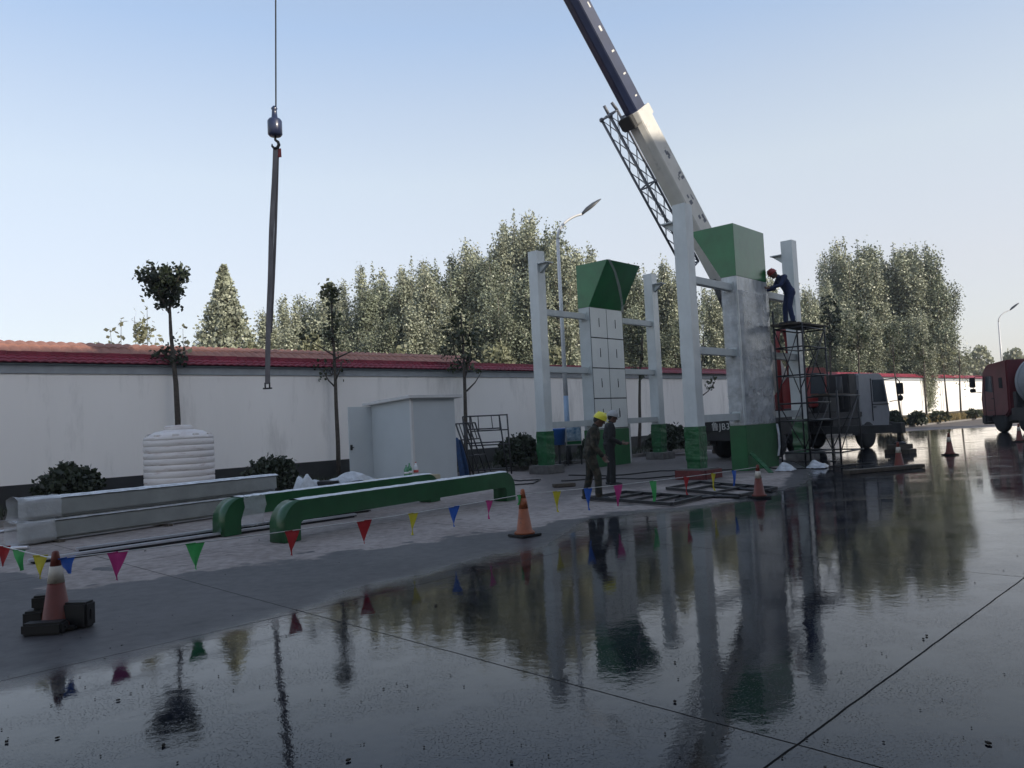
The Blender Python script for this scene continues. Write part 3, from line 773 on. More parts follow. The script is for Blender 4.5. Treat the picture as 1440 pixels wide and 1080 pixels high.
# ------------------------------------------------------------------ red tanker truck at the right edge
TD = V3((.04, .999, 0)).normalized(); TL = V3((-TD.y, TD.x, 0))      # forward, left hand (towards camera)
T0 = P(1383, 600, 38.5); T0.z = 0; T0 = T0 - TL * 1.22
tr = thing('tanker_truck', T0 - TD * 3.5, 'dark red truck cab with a round grey tank behind it, cut by the picture edge', 'tanker truck')
q = lambda s, l, z: T0 - TD * s + TL * l + UP * z          # s = metres behind the front face
m = MB(); m.prism([q(.02, -1.22, .75), q(-.05, -1.22, 1.6), q(.22, -1.22, 2.95), q(.55, -1.22, 3.28), q(2.25, -1.22, 3.42), q(2.25, -1.22, 1.0), q(1.95, -1.22, .75)], TL * 2.44)
cab = m.build('cab', M['truckred'], tr, bevel=.07)
m = MB(); m.prism([q(.42, 1.222, 2.0), q(1.02, 1.222, 1.92), q(1.02, 1.222, 2.72), q(.52, 1.222, 2.72)], TL * .015); m.build('side_window', M['glass'], cab)
m = MB(); m.prism([q(.02, -1.0, 1.8), q(.02, 1.0, 1.8), q(.20, 1.0, 2.85), q(.20, -1.0, 2.85)], TD * .03); m.build('windscreen', M['glass'], cab)
m = MB(); m.box(q(.35, 1.226, 1.75), (.03, .012, 1.9), TD, TL); m.box(q(1.1, 1.226, 1.75), (.03, .012, 1.9), TD, TL); m.box(q(1.72, 1.226, 2.35), (.28, .014, .5), TD, TL); m.build('door_seam', M['seam'], cab)
for k in range(3):
    m = MB(); m.box(q(.55 + .1 * k, 1.12, .5 + .28 * k), (.42, .22, .04), TD, TL); m.build('step', M['cranedark'], tr)
m = MB(); m.box(q(.98, 1.235, 1.62), (.16, .03, .035), TD, TL); m.build('door_handle', M['black'], cab)
m = MB(); m.box(q(.12, 0, .62), (.4, 2.46, .5), TD, TL); m.build('bumper', M['cranedark'], tr, bevel=.06)
m = MB(); m.box(q(5.2, 0, .95), (8.5, .9, .3), TD, TL); m.box(q(2.9, 1.0, .85), (1.0, .45, .6), TD, TL); m.box(q(2.55, 0, 1.4), (.3, 2.2, 1.0), TD, TL); m.box(q(6.0, 0, 1.22), (7.0, 1.8, .16), TD, TL)
m.build('chassis', M['cranedark'], tr, bevel=.03)
for s in (1.35, 3.3, 7.0, 8.35):
    for l in (1, -1): wheel(tr, q(s, l * 1.02, .52), .52, .30, TL * l)
for s in (1.35,):
    for l in (1, -1):
        m = MB()
        pts = [q(s + .68 * cos(t), l * 1.02, .55 + .68 * sin(t)) for t in (pi * k / 8 for k in range(9))]
        for a, b in zip(pts[:-1], pts[1:]): m.bar(a, b, .40, .04, up=TL)
        m.build('mudguard', M['cranedark'], tr)
m = MB(); m.lathe(q(2.55, 0, 2.30), [(.3, -.12), (.8, -.05), (1.08, .05), (1.20, .25), (1.22, 6.2), (1.05, 6.45), (.4, 6.6)], 40, axis=-TD)
for k in range(5): m.lathe(q(3.0 + k * 1.3, 0, 2.30), [(1.215, -.04), (1.24, -.03), (1.24, .03), (1.215, .04)], 40, axis=-TD)
m.build('tank', M['tankgrey'], tr)
for l in (1, -1):
    m = MB(); m.tube([q(.3, l * 1.2, 2.75), q(.05, l * 1.45, 2.75), q(-.1, l * 1.52, 2.65), q(-.1, l * 1.52, 2.0), q(.1, l * 1.25, 1.95)], .02, 6); a = m.build('mirror_arm', M['cranedark'], cab)
    m = MB(); m.box(q(-.1, l * 1.54, 2.46), (.12, .26, .5), TD, TL); m.box(q(-.1, l * 1.54, 2.06), (.12, .26, .2), TD, TL); m.build('mirror', M['black'], a, bevel=.03)

# ------------------------------------------------------------------ street lamps
def lamp(loc, hgt, ang, lab, dirt_glint):
    t = thing('street_lamp', loc, lab, 'street lamp', 'street lamps along the wall')
    d = V3((cos(ang), sin(ang), 0)); L0 = V3(loc)
    m = MB(); m.tube([L0 + UP * 2.4, L0 + UP * (hgt * .6), L0 + UP * hgt], [.085, .07, .058], 14); m.build('pole', M['lampwhite'], t)
    m = MB(); m.tube([L0 + UP * .75, L0 + UP * 2.4], [.10, .088], 14); m.build('blue_pole_section', M['lampblue'], t)
    m = MB(); m.tube([L0 + UP * .0, L0 + UP * .74], [.115, .112], 14); m.box(L0 + UP * .1, (.4, .4, .03)); m.build('base_band', M['plinth'], t)
    pts = []
    for i in range(13):
        f = i / 12; pts.append(L0 + UP * (hgt + 1.0 * sin(f * pi / 2 * .85)) + d * (1.05 * (1 - cos(f * pi / 2)) ))
    m = MB(); m.tube(pts, [.055 - .015 * i / 12 for i in range(13)], 10); m.build('arm', M['lampwhite'], t)
    e = pts[-1]; hd = (d * .8 + UP * .62).normalized(); sd = hd.cross(UP).normalized(); dn = -sd.cross(hd)
    m = MB()
    prof = [(0, .05, .06), (.12, .11, .09), (.3, .20, .12), (.6, .22, .11), (.85, .17, .07), (.98, .06, .03)]
    vs = []; fs = []; n = 12
    for a, w_, h_ in prof:
        for k in range(n):
            g_ = 2 * pi * k / n; vs.append(e + hd * (a - .06) + sd * cos(g_) * w_ - dn * (max(0, sin(g_)) * h_ + min(0, sin(g_)) * .25 * h_))
    for i in range(len(prof) - 1):
        for k in range(n): fs.append((i * n + k, i * n + (k + 1) % n, (i + 1) * n + (k + 1) % n, (i + 1) * n + k))
    fs += [tuple(range(n))[::-1], tuple((len(prof) - 1) * n + k for k in range(n))]
    m.add(vs, fs, 0, True); hdm = m.build('lamp_head', M['lamphead'], t)
    m = MB(); m.ball(e + hd * .42 + dn * .012, (.28, .16, .03), rot=Matrix((hd, sd, dn)).transposed()); m.build('lens', M['lens'], hdm)
LP = P(800, 640, 27.4); LP.z = .05
lamp(LP, 8.0, radians(18), 'street lamp with a white and blue pole rising beside the farther gate tower', 1)
L2 = P(1408, 500, 66); L2.z = .05
lamp(L2, 8.1, radians(-5), 'distant street lamp standing behind the red truck cab', 1)

# ------------------------------------------------------------------ traffic cones
def make_cone(red, white):
    t = thing('traffic_cone', (0, 0, 0), '', 'traffic cone', 'traffic cones round the work area')
    m = MB(); m.box((0, 0, .0175), (.36, .36, .035)); m.build('base', M['black'], t, bevel=.012)
    def fr(z): return .125 - .098 * z / .66
    m = MB(); m.lathe((0, 0, 0), [(.15, .036), (.145, .06), (fr(.08), .085), (fr(.40), .40)], 24); m.build('lower_cone', red, t)
    m = MB(); m.lathe((0, 0, 0), [(fr(.40) + .003, .395), (fr(.535) + .003, .54)], 24); m.build('reflective_band', white, t)
    m = MB(); m.lathe((0, 0, 0), [(fr(.53), .53), (fr(.66), .66), (fr(.66) - .008, .668), (.012, .64)], 24); m.build('tip', red, t)
    return t
c1 = make_cone(M['conered'], M['conewhite']); c2 = make_cone(M['coneora'], M['coneora'])
CONES = {}
def gp(x, y): p = G(x, y); p.z = .004; return p
for key, src, (x, y), sc, rz, lab in (
        (1, c1, (80, 884), 1.0, .3, 'red traffic cone with a white band between dark weight blocks, nearest of all the cones'),
        (2, c2, (738, 754), .98, .7, 'faded orange traffic cone standing where dry concrete meets wet, by the magenta and green pennants'),
        (3, c1, (1068, 700), .90, .2, 'red and white traffic cone in front of the film wrapped tower'),
        (4, c1, (1265, 659), .98, .5, 'red and white traffic cone in front of the crane jack'),
        (5, c1, (1336, 640), .98, .1, 'dusky traffic cone standing alone on the bright wet concrete'),
        (6, c1, (1434, 621), .98, .4, 'distant traffic cone cut by the right picture edge beside the tanker'),
        (7, c2, (-95, 800), .98, .4, 'traffic cone outside the left picture edge holding the pennant cord')):
    o = src if key in (1, 2) else copy_tree(src)
    place(o, gp(x, y), rz, sc, lab); CONES[key] = o
# dark weight blocks round the nearest cone
cp = CONES[1].location
for dx, dy, z, sx, sz, rz, lab in ((-.20, .03, 0, .17, .16, .15, 'dark rubber weight block left of the nearest cone'), (-.14, .10, .16, .22, .12, .3, 'dark rubber weight block lying on top of the left block beside the nearest cone'),
                        (.17, .02, 0, .26, .22, -.1, 'large dark rubber weight block right of the nearest cone'), (.0, -.17, 0, .34, .10, .05, 'flat dark rubber weight block in front of the nearest cone')):
    m = MB(); c = V3((cp.x + dx, cp.y + dy, z + .004)); m.box(c + UP * (sz / 2), (sx, .14, sz), (cos(rz), sin(rz), 0))
    m.box(c + UP * (sz * .5), (sx * 1.06, .06, sz * .55), (cos(rz), sin(rz), 0))
    tag(m.build('weight_block', M['black'], None, bevel=.018, loc=c), lab, 'weight block', 'weight blocks round the nearest cone')

# ------------------------------------------------------------------ cords with pennants
def pennants(p, q, sag, flags, lab):
    t = thing('pennant_string', (p + q) / 2, lab, 'pennant string', 'pennant strings between the cones')
    at = lambda f: p.lerp(q, f) - UP * (sag * 4 * f * (1 - f))
    m = MB(); m.tube([at(i / 40) for i in range(41)], .0055, 6); m.build('cord', M['rope'], t)
    d = (q - p).normalized(); rnd = random.Random(len(flags) * 7)
    for px, colr, w_, h_, tw in flags:
        # where the cord passes the photo column px
        f = min((i / 400 for i in range(401)), key=lambda g_: abs(proj(at(g_))[0] - px))
        c = at(f); side = (Matrix.Rotation(tw, 3, 'Z') @ d); out = side.cross(UP)
        vs = []; rows = 8
        for i in range(rows + 1):
            g_ = i / rows; ww = w_ * (1 - g_) + .004
            for k in range(5):
                s = k / 4 - .5
                bend = .035 * g_ * sin(2.5 * g_ + px) + .02 * sin(s * 4 + px) * (g_ + .2)
                vs.append(c + side * s * ww - UP * (h_ * g_) + out * bend)
        fs = [(i * 5 + k, i * 5 + k + 1, i * 5 + k + 6, i * 5 + k + 5) for i in range(rows) for k in range(4)]
        m = MB(); m.add(vs, fs, 0, True)
        m.tube([c - side * w_ / 2, c + side * w_ / 2], .006, 5)
        fl = m.build('pennant', FLAG[colr], t); fl['label'] = colr + ' triangular pennant'
    return t
def proj(Pt):
    d = RC.transposed() @ (Pt - V3((0, 0, EYE)))
    return 720 + FPX * d.x / -d.z, 540 - FPX * d.y / -d.z
tp = lambda k, z: CONES[k].location + UP * z
pennants(tp(7, .64), tp(1, .60), .04, [(5, 'red', .13, .20, 1.0), (27, 'green', .15, .20, .5), (57, 'yellow', .13, .21, .9)], 'short pennant cord from the nearest cone out past the left picture edge')
pennants(tp(1, .60), tp(2, .58), .05, [(93, 'blue', .17, .14, .4), (166, 'magenta', .20, .26, .2), (274, 'green', .20, .26, 0.1), (411, 'red', .19, .27, .1), (512, 'red', .19, .27, -.2), (581, 'yellow', .19, .27, .2), (638, 'blue', .18, .26, -.1), (688, 'magenta', .17, .25, .2), (731, 'green', .17, .14, .3)],
         'long pennant cord with coloured triangles passing in front of the green beams')
pennants(tp(2, .58), tp(3, .56), .03, [(783, 'yellow', .2, .3, .2), (827, 'blue', .2, .33, .1), (869, 'magenta', .2, .33, 0), (918, 'green', .2, .33, .2), (965, 'red', .18, .3, .1), (1003, 'yellow', .18, .3, .2), (1032, 'blue', .18, .28, .2)],
         'pennant cord passing the two standing workers in front of the towers')

# ------------------------------------------------------------------ water tank
TK = V3((-7.75, 17.9, 0))
t = thing('water_tank', TK, 'round ribbed white plastic water tank standing before the wall', 'water tank')
TS = .86
pf = [(.86, .0)]
z = .04
while z < 1.55:
    pf += [(.872, z), (.882, z + .015), (.882, z + .115), (.866, z + .125), (.866, z + .135)]; z += .142
pf += [(.875, z), (.86, z + .05), (.60, z + .17), (.30, z + .22)]
pf = [(r * TS, zz) for r, zz in pf]
m = MB(); m.lathe(TK, pf, 56); m.build('tank_body', M['tankwhite'], t)
zt = z + .17
m = MB(); m.lathe(TK + UP * (zt), [(.31, .0), (.31, .10), (.27, .14), (.02, .15)], 32); m.build('lid', M['tankwhite'], t)
m = MB()
for k in range(10):
    a = 2 * pi * k / 10; m.box(TK + V3((cos(a) * .80 * TS, sin(a) * .80 * TS, z + .075)), (.14, .05, .07), V3((-sin(a), cos(a), 0)))
m.build('rim_lugs', M['tankwhite'], t, bevel=.01)
m = MB(); m.add([TK + V3((-.62, -.30, z + .12)), TK + V3((-.28, -.42, z + .14)), TK + V3((-.25, .2, z + .20)), TK + V3((-.66, .12, z + .10))], [(0, 1, 2, 3)])
m.build('dark_patch', M['latt'], t)

# ------------------------------------------------------------------ white shed with open door
SU, SW = WD, WN
S0 = G(583, 690); S0.z = 0
t = thing('shed', S0, 'pale blue grey panel shed with a flat roof and an open door', 'shed')
q = lambda a, b, z: S0 + SU * a - SW * b + UP * z          # a along the wall from the near corner, b back towards the wall
m = MB(); SH = 2.34
m.box(q(.72, .03, SH / 2), (1.44, .06, SH), SU, SW); m.box(q(.72, 1.77, SH / 2), (1.44, .06, SH), SU, SW); m.box(q(1.41, .9, SH / 2), (.06, 1.68, SH), SU, SW)
m.box(q(.03, .9, SH / 2), (.06, 1.68, SH), SU, SW); m.build('wall', M['shed'], t)
m = MB(); m.box(q(0.02, .02, SH / 2), (.07, .07, SH - .02), SU, SW); m.build('corner_trim', M['shedroof'], t)
m = MB(); m.prism([q(-.14, -.12, SH + .0), q(-.14, 2.0, SH - .10), q(-.14, 2.0, SH - .02), q(-.14, -.12, SH + .08)], SU * 1.78); m.build('roof', M['shedroof'], t, bevel=.008)
m = MB(); m.box(q(-.36, 1.80, SH / 2 - .04), (.72, .04, SH - .16), SU, SW); dr = m.build('door', M['shed'], t, bevel=.006)
m = MB(); m.box(q(-.68, 1.76, 1.15), (.04, .06, .14), SU, SW); m.tube([q(-.72, 1.73, 1.15), q(-.62, 1.73, 1.15)], .012, 6); m.build('handle', M['black'], dr)

# ------------------------------------------------------------------ rusty cream cabinet with two bottles
C0 = P(565, 690, 18.6); C0.z = 0
cdir = (P(613, 690, 19.2) - P(515, 690, 18.0)); cdir.z = 0; L_ = cdir.length; cdir.normalize()
t = thing('steel_cabinet', C0, 'low rusty cream steel cabinet lying in front of the shed', 'cabinet')
cs = V3((cdir.y, -cdir.x, 0)); TOPZ = .43
m = MB(); m.box(C0 + UP * TOPZ / 2, (L_, .5, TOPZ), cdir, cs); m.build('cabinet_body', M['cream'], t, bevel=.012)
m = MB()
for k in range(4): m.box(C0 + cdir * (L_ * (k / 3 - .5) * .97) + cs * .253 + UP * TOPZ / 2, (.04, .012, TOPZ - .04), cdir, cs)
m.build('door_frame', M['cream'], t)
def bottle(off, name, mm, lab, h):
    c = C0 + cdir * off + UP * (TOPZ + .001)
    t = thing(name, c, lab, 'bottle', 'bottles on the cream cabinet')
    m = MB(); m.lathe(c, [(.055, 0), (.062, .02), (.062, h * .6), (.045, h * .72), (.018, h * .86), (.018, h * .94)], 18); m.build('bottle_body', mm, t)
    m = MB(); m.lathe(c, [(.021, h * .94), (.021, h), (.004, h)], 12); m.build('cap', M['labelred'] if mm is M['bottleclear'] else M['green'], t)
    m = MB(); m.lathe(c, [(.0635, h * .22), (.0635, h * .42)], 18); m.build('paper_label', M['labelred'] if mm is M['bottleclear'] else M['bottleclear'], t)
bottle(.24, 'bottle', M['bottlegreen'], 'green plastic drink bottle on the cream cabinet, left of the white one', .31)
bottle(.15, 'bottle', M['bottlegreen'], 'green plastic drink bottle on the cream cabinet, leftmost of the three bottles', .27)
bottle(.42, 'bottle', M['bottleclear'], 'white bottle with a red label on the cream cabinet', .33)

# ------------------------------------------------------------------ stacked grey box beams in film
B0 = G(36, 769); B0.z = 0; B1 = G(425, 712); B1.z = 0
bd = (B1 - B0).normalized(); bl = 4.9; bs = V3((bd.y, -bd.x, 0))
for k, lab in ((0, 'grey film wrapped box beam lying on the ground under its twin'), (1, 'grey film wrapped box beam with a frosty white top, lying on its twin')):
    zc = .215 + k * .365; sh = .03 * k
    o = B0 - bs * .18 + bd * (sh + bl / 2); o.z = zc - .17
    t = thing('box_beam', o, lab, 'box beam', 'film wrapped grey box beams')
    m = MB(); m.box(B0 - bs * .18 + bd * (sh + bl / 2) + UP * zc, (bl, .34, .34), bd, bs); m.build('beam_body', M['wrapbeam'], t, bevel=.045)
    vs = []; fs = []; n = 60
    for i in range(n + 1):
        for j in range(5):
            s = bl * i / n + .01; ww = (j / 4 - .5) * .37
            vs.append(B0 - bs * .18 + bd * (sh + s) + bs * ww + UP * (zc + .178 + .010 * noise.noise((s * 5, j, k)) - (.03 if j in (0, 4) else 0)))
    for i in range(n):
        for j in range(4): fs.append((i * 5 + j, i * 5 + j + 1, i * 5 + j + 6, i * 5 + j + 5))
    m = MB(); m.add(vs, fs, 0, True); m.build('frosty_film', M['filmtop'], t)
    rnd = random.Random(k + 2); m = MB(); vs = []; fs = []
    ring = 16
    for i in range(8):
        s = -.16 + .7 * i / 7 + (rnd.uniform(-.14, .14) if i == 7 else 0)
        for j in range(ring):
            a = 2 * pi * j / ring; ca, sa = cos(a), sin(a); mm_ = max(abs(ca), abs(sa))
            r = (.187 + .018 * rnd.random() + (.05 if i == 0 else 0) * rnd.random()) / mm_
            vs.append(B0 - bs * .18 + bd * (sh + s + .03 * rnd.random()) + bs * ca * r + UP * (zc + sa * min(r, .23)))
    for i in range(7):
        for j in range(ring): fs.append((i * ring + j, i * ring + (j + 1) % ring, (i + 1) * ring + (j + 1) % ring, (i + 1) * ring + j))
    m.add(vs, fs, 0, True); m.build('film_end', M['film'], t)
for s in (.5, 2.4, 4.4):
    o = B0 - bs * .18 + bd * s
    m = MB(); m.box(o + UP * .022, (.09, .6, .044), bd, bs)
    tag(m.build('timber_spacer', M['wood'], None, loc=o), 'dark timber spacer under the lower grey box beam', 'timber spacer', 'timber spacers under the box beams')

# ------------------------------------------------------------------ green arch beams
def arch_beam(f0, f1, lab, swap):
    d = (f1 - f0).normalized(); L_ = (f1 - f0).length; s = V3((d.y, -d.x, 0))
    t = thing('arch_beam', (f0 + f1) / 2, lab, 'arch beam', 'green arch beams lying on the concrete')
    h, th, w_ = .60, .30, .34; R_ = .36
    out = [(0, 0.01)]
    for i in range(9): a = pi - pi / 2 * i / 8; out.append((R_ + R_ * cos(a), h - R_ + R_ * sin(a)))
    for i in range(9): a = pi / 2 - pi / 2 * i / 8; out.append((L_ - R_ + R_ * cos(a), h - R_ + R_ * sin(a)))
    out.append((L_, .01)); inn = [(L_ - th, .01)]
    r = .08
    for i in range(5): a = pi / 2 * i / 4; inn.append((L_ - th - r + r * cos(a), h - th - r + r * sin(a)))
    for i in range(5): a = pi / 2 + pi / 2 * i / 4; inn.append((th + r + r * cos(a), h - th - r + r * sin(a)))
    inn.append((th, .01))
    n = len(out)
    # strips so that the concave outline stays clean
    O_ = [f0 + d * a + UP * z for a, z in out]; I_ = [f0 + d * a + UP * z for a, z in inn][::-1]
    m = MB()
    k = len(I_)
    def idx(i): return round(i * (k - 1) / (n - 1))
    for sg in (1, -1):
        ov = [p + s * sg * w_ / 2 for p in O_]; iv = [p + s * sg * w_ / 2 for p in I_]
        fs = []
        for i in range(n - 1):
            a, b = idx(i), idx(i + 1)
            f = [i, i + 1] + ([n + b] if a == b else [n + b, n + a]); fs.append(tuple(f))
        m.add(ov + iv, fs)
    for line in (O_, I_):
        vs = [p + s * w_ / 2 for p in line] + [p - s * w_ / 2 for p in line]; q_ = len(line)
        m.add(vs, [(i, i + 1, q_ + i + 1, q_ + i) for i in range(q_ - 1)], 0, True)
    for a, b in ((O_[0], I_[0]), (O_[-1], I_[-1])):
        m.add([a + s * w_ / 2, b + s * w_ / 2, b - s * w_ / 2, a - s * w_ / 2], [(0, 1, 2, 3)])
    o = m.build('beam_body', M['greenbeam'], t, weld=True)
    vs = []; fs = []; n = 70
    for i in range(n + 1):
        for j in range(5):
            a = R_ * .9 + (L_ - R_ * 1.5) * i / n; ww = (j / 4 - .5) * .31
            vs.append(f0 + d * a + s * ww + UP * (h + .012 + .012 * noise.noise((a * 6, j * .8, swap)) - (.014 if j in (0, 4) else 0)))
    for i in range(n):
        for j in range(4): fs.append((i * 5 + j, i * 5 + j + 1, i * 5 + j + 6, i * 5 + j + 5))
    m = MB(); m.add(vs, fs, 0, True); m.build('frosty_film', M['filmtop'], t)
    rnd = random.Random(swap); m = MB(); vs = []; fs = []
    for i in range(9):
        for j in range(6):
            a = .33 + .42 * j / 5; z = h - .02 - .50 * i / 8
            vs.append(f0 + d * (a + .07 * sin(i * .8) * (i / 8)) + s * (w_ / 2 + .012 + .035 * rnd.random()) + UP * (z + .06 * rnd.random()))
    for i in range(8):
        for j in range(5):
            fs.append((i * 6 + j, i * 6 + j + 1, i * 6 + j + 7, i * 6 + j + 6))
    if swap == 2: m.add(vs, fs, 0, True); m.build('hanging_film', M['film'], t)
    return t
F0 = G(390, 764); F1 = G(716, 703)
arch_beam(F0, F1, 'green beam with rounded ends and frosty top, nearer of the two', 1)
E0 = G(308, 755); dd = (F1 - F0).normalized()
arch_beam(E0, E0 + dd * 5.2, 'green beam with rounded ends half hidden behind its nearer twin', 2)

# ------------------------------------------------------------------ long strips on the concrete
for a, b, lab in (((40, 794), (500, 727), 'long dark edged aluminium strip reaching past the nearest cone'), ((108, 777), (520, 719), 'shorter bright aluminium strip lying behind the long one')):
    p, q_ = G(*a), G(*b); d = (q_ - p).normalized(); s = V3((d.y, -d.x, 0)); L_ = (q_ - p).length; c = (p + q_) / 2; c.z = 0
    t = thing('metal_strip', c, lab, 'metal strip', 'metal strips on the concrete')
    m = MB(); m.box(c + UP * .045, (L_, .10, .05), d, s); m.build('strip_body', M['alu'], t, bevel=.006)
    m = MB(); m.box(c + UP * .028 + s * .053, (L_ * .995, .006, .02), d, s); m.box(c + UP * .01, (L_ * .98, .08, .02), d, s); m.build('dark_edge', M['black'], t)
# plain poles at the far left
for a, b, lab in (((-60, 757), (36, 742), 'thin grey pole lying at the left picture edge'), ((-60, 773), (40, 770), 'thin pale pole lying at the left picture edge in front of the grey one')):
    p, q_ = G(*a, .03), G(*b, .03)
    m = MB(); m.tube([p, q_], .03, 8); c = (p + q_) / 2
    tag(m.build('steel_pole', M['alu'], None, loc=c), lab, 'steel pole')

# ------------------------------------------------------------------ plastic bundle behind the beams
PB = P(462, 690, 16.6); PB.z = 0
t = thing('plastic_bundle', PB, 'crumpled milky plastic sheet over dark boards behind the green beams', 'plastic bundle')
m = MB(); m.box(PB + V3((.22, .1, .28)), (.95, .5, .56), bd, bs); m.build('dark_boards', M['black'], t, bevel=.02)
def crumple(m, c, rx, ry, h, seed, nx=18, ny=12, peak=(0, 0)):
    vs = []; fs = []
    for i in range(nx + 1):
        for j in range(ny + 1):
            a, b = i / nx * 2 - 1, j / ny * 2 - 1
            e = max(0, 1 - (abs(a) ** 3 + abs(b) ** 3)) ** .5
            z = h * e * (.62 + .55 * noise.noise((a * 1.3 + seed, b * 1.3, seed))) * (1 - .35 * abs(a - peak[0])) + .02
            vs.append(c + bd * a * rx + bs * b * ry + UP * max(.012, z + .06 * min(1, h) * noise.noise((a * 4.5, b * 4.5, seed))))
    for i in range(nx):
        for j in range(ny): k = i * (ny + 1) + j; fs.append((k, k + 1, k + ny + 2, k + ny + 1))
    m.add(vs, fs, 0, False)
m = MB(); crumple(m, PB + V3((-.30, -.22, 0)), .42, .35, 1.05, 3, peak=(-.5, 0)); crumple(m, PB + V3((.42, .25, .50)), .50, .3, .25, 8)
m.build('plastic_sheet', M['filmwhite'], t)

# ------------------------------------------------------------------ blue folded tarp and leaning scaffold frames
TB = G(655, 672); TB.z = .05
m = MB()
vs = []; fs = []
for i in range(9):
    for j in range(9):
        a = i / 8; z = j / 8
        vs.append(TB + SU * (.30 * (a - .5)) * (1 - .3 * z) + SW * (.10 * sin(a * 9) * (1 - .5 * z) - .25 * z) + UP * (1.18 * z - .1 * a * z) )
for i in range(8):
    for j in range(8): k = i * 9 + j; fs.append((k, k + 1, k + 10, k + 9))
m.add(vs, fs, 0, True); m.add([v - SW * .09 for v in vs], fs, 0, True)
tag(m.build('folded_tarp', M['tarpblue'], None, loc=TB), 'blue folded tarp standing upright against the right side of the shed', 'tarp')
def lean_frame(base, along, lean, w_, h_, rungs, lab):
    t = thing('scaffold_trestle', base, lab, 'scaffold frame', 'scaffold frames leaning by the wall')
    upv = (UP + lean).normalized(); a0 = base - along * w_ / 2; a1 = base + along * w_ / 2
    for a in (a0, a1):
        m = MB(); m.tube([a + UP * .01, a + upv * h_], .024, 8); m.build('upright', M['blacksteel'], t)
    for k in rungs:
        m = MB(); m.tube([a0 + upv * h_ * k, a1 + upv * h_ * k], .02, 8); m.build('rung', M['blacksteel'], t)
    for sg, e in ((1, a0), (-1, a1)):
        m = MB(); m.tube([e + upv * h_ * rungs[-2] + along * .25 * sg, e + upv * h_ * rungs[-1] + along * .25 * sg], .016, 6); m.build('stiffener', M['blacksteel'], t)
b = G(688, 672); b.z = .06
xd = V3((.98, .2, 0)).normalized()
lean_frame(b, xd, V3((-.10, .25, 0)), 1.12, 1.85, (.10, .55, .78, 1.0), 'dark scaffold frame facing the yard, leaning by the third street tree')
lean_frame(b + V3((.10, .16, 0)), xd, V3((-.03, .22, 0)), 1.15, 1.85, (.10, .50, .74, .99), 'second dark scaffold frame leaning just behind the frame that faces the yard')
ed = V3((.30, .95, 0)).normalized()
lean_frame(b + V3((-.25, -.1, 0)), ed, V3((-.30, .0, 0)), 1.0, 1.65, (.06, .4, .7, 1.0), 'scaffold frame seen edge on, leaning left against the third street tree')
lean_frame(b + V3((-.08, -.2, 0)), ed, V3((-.27, .0, 0)), 1.0, 1.65, (.06, .4, .7, 1.0), 'scaffold frame seen edge on, right of the other edge-on frame')

# ------------------------------------------------------------------ blue bin, notice board, leaning plank
BNp = P(787, 640, 26.2); BNp.z = .05
t = thing('litter_bin', BNp, 'blue litter bin on a dark post between the farther tower and the lamp pole', 'litter bin')
m = MB(); m.lathe(BNp + UP * .72, [(.20, 0), (.235, .50), (.25, .51), (.25, .55), (.22, .56)], 24); m.build('bin_body', M['binblue'], t)
m = MB(); m.box(BNp + UP * .36, (.08, .08, .72)); m.box(BNp + UP * .02, (.4, .4, .04)); m.build('post', M['plinth'], t)
NB = P(808, 640, 26.6); NB.z = .05
t = thing('notice_board', NB, 'small board with a blue picture standing right of the blue bin', 'notice board')
bx = V3((.98, .2, 0)).normalized(); by = V3((-.2, .98, 0)).normalized()
m = MB(); m.box(NB + UP * 1.0, (.56, .04, .66), bx, by); bo = m.build('board', M['board'], t, bevel=.006)
m = MB(); m.box(NB + UP * 1.06 - by * .024, (.50, .006, .46), bx, by); m.build('blue_picture', mat('poster_blue', (.10, .30, .55), .5, var=.5, scale=6, col2=(.55, .65, .72)), bo)
m = MB(); m.box(NB + UP * .76 - by * .024, (.50, .006, .10), bx, by); m.build('green_strip', M['green'], bo)
for s in (-.24, .24):
    m = MB(); m.box(NB + bx * s + UP * .335, (.04, .04, .67), bx, by); m.build('leg', M['plinth'], t)
pk = G(887, 650); pk2 = P(884, 592, pk.y + .25)
m = MB(); m.bar(pk, pk2, .10, .03); tag(m.build('leaning_plank', M['board'], None, loc=pk), 'pale plank leaning upright beside the farther gate tower', 'plank')

# ------------------------------------------------------------------ steel frames, hoses, planks on the ground near the towers
def rect_frame(pts, cross, lab):
    t = thing('steel_grille', sum(pts, V3()) / 4, lab, 'steel frame', 'steel frames lying on the ground')
    m = MB(); z = UP * .05
    for i in range(4): m.bar(pts[i] + z, pts[(i + 1) % 4] + z, .06, .06)
    m.build('outer_bars', M['blacksteel'], t)
    for f in cross:
        m = MB(); m.bar(pts[0].lerp(pts[1], f) + z * .9, pts[3].lerp(pts[2], f) + z * .9, .05, .05); m.build('cross_bar', M['blacksteel'], t)
rect_frame([G(828, 704), G(945, 713), G(985, 703), G(880, 695)], (.25, .5, .75), 'flat black steel frame lying at the feet of the yellow-helmeted man')
rect_frame([G(938, 690), G(1040, 701), G(1092, 690), G(985, 681)], (.3, .65), 'flat black steel frame lying in front of the red brick footing')
for a, b, lab in (((940, 697), (1040, 699), 'dark steel tube on the ground in front of the red brick footing'), ((950, 704), (1015, 697), 'short bright wet steel tube beside the steel frames'), ((1000, 684), (1085, 691), 'dark steel tube lying behind the red and white cone')):
    p, q_ = G(*a, .03), G(*b, .03); m = MB(); m.tube([p, q_], .028, 8); tag(m.build('steel_tube', M['blacksteel'], None, loc=(p + q_) / 2), lab, 'steel tube')
rnd = random.Random(11)
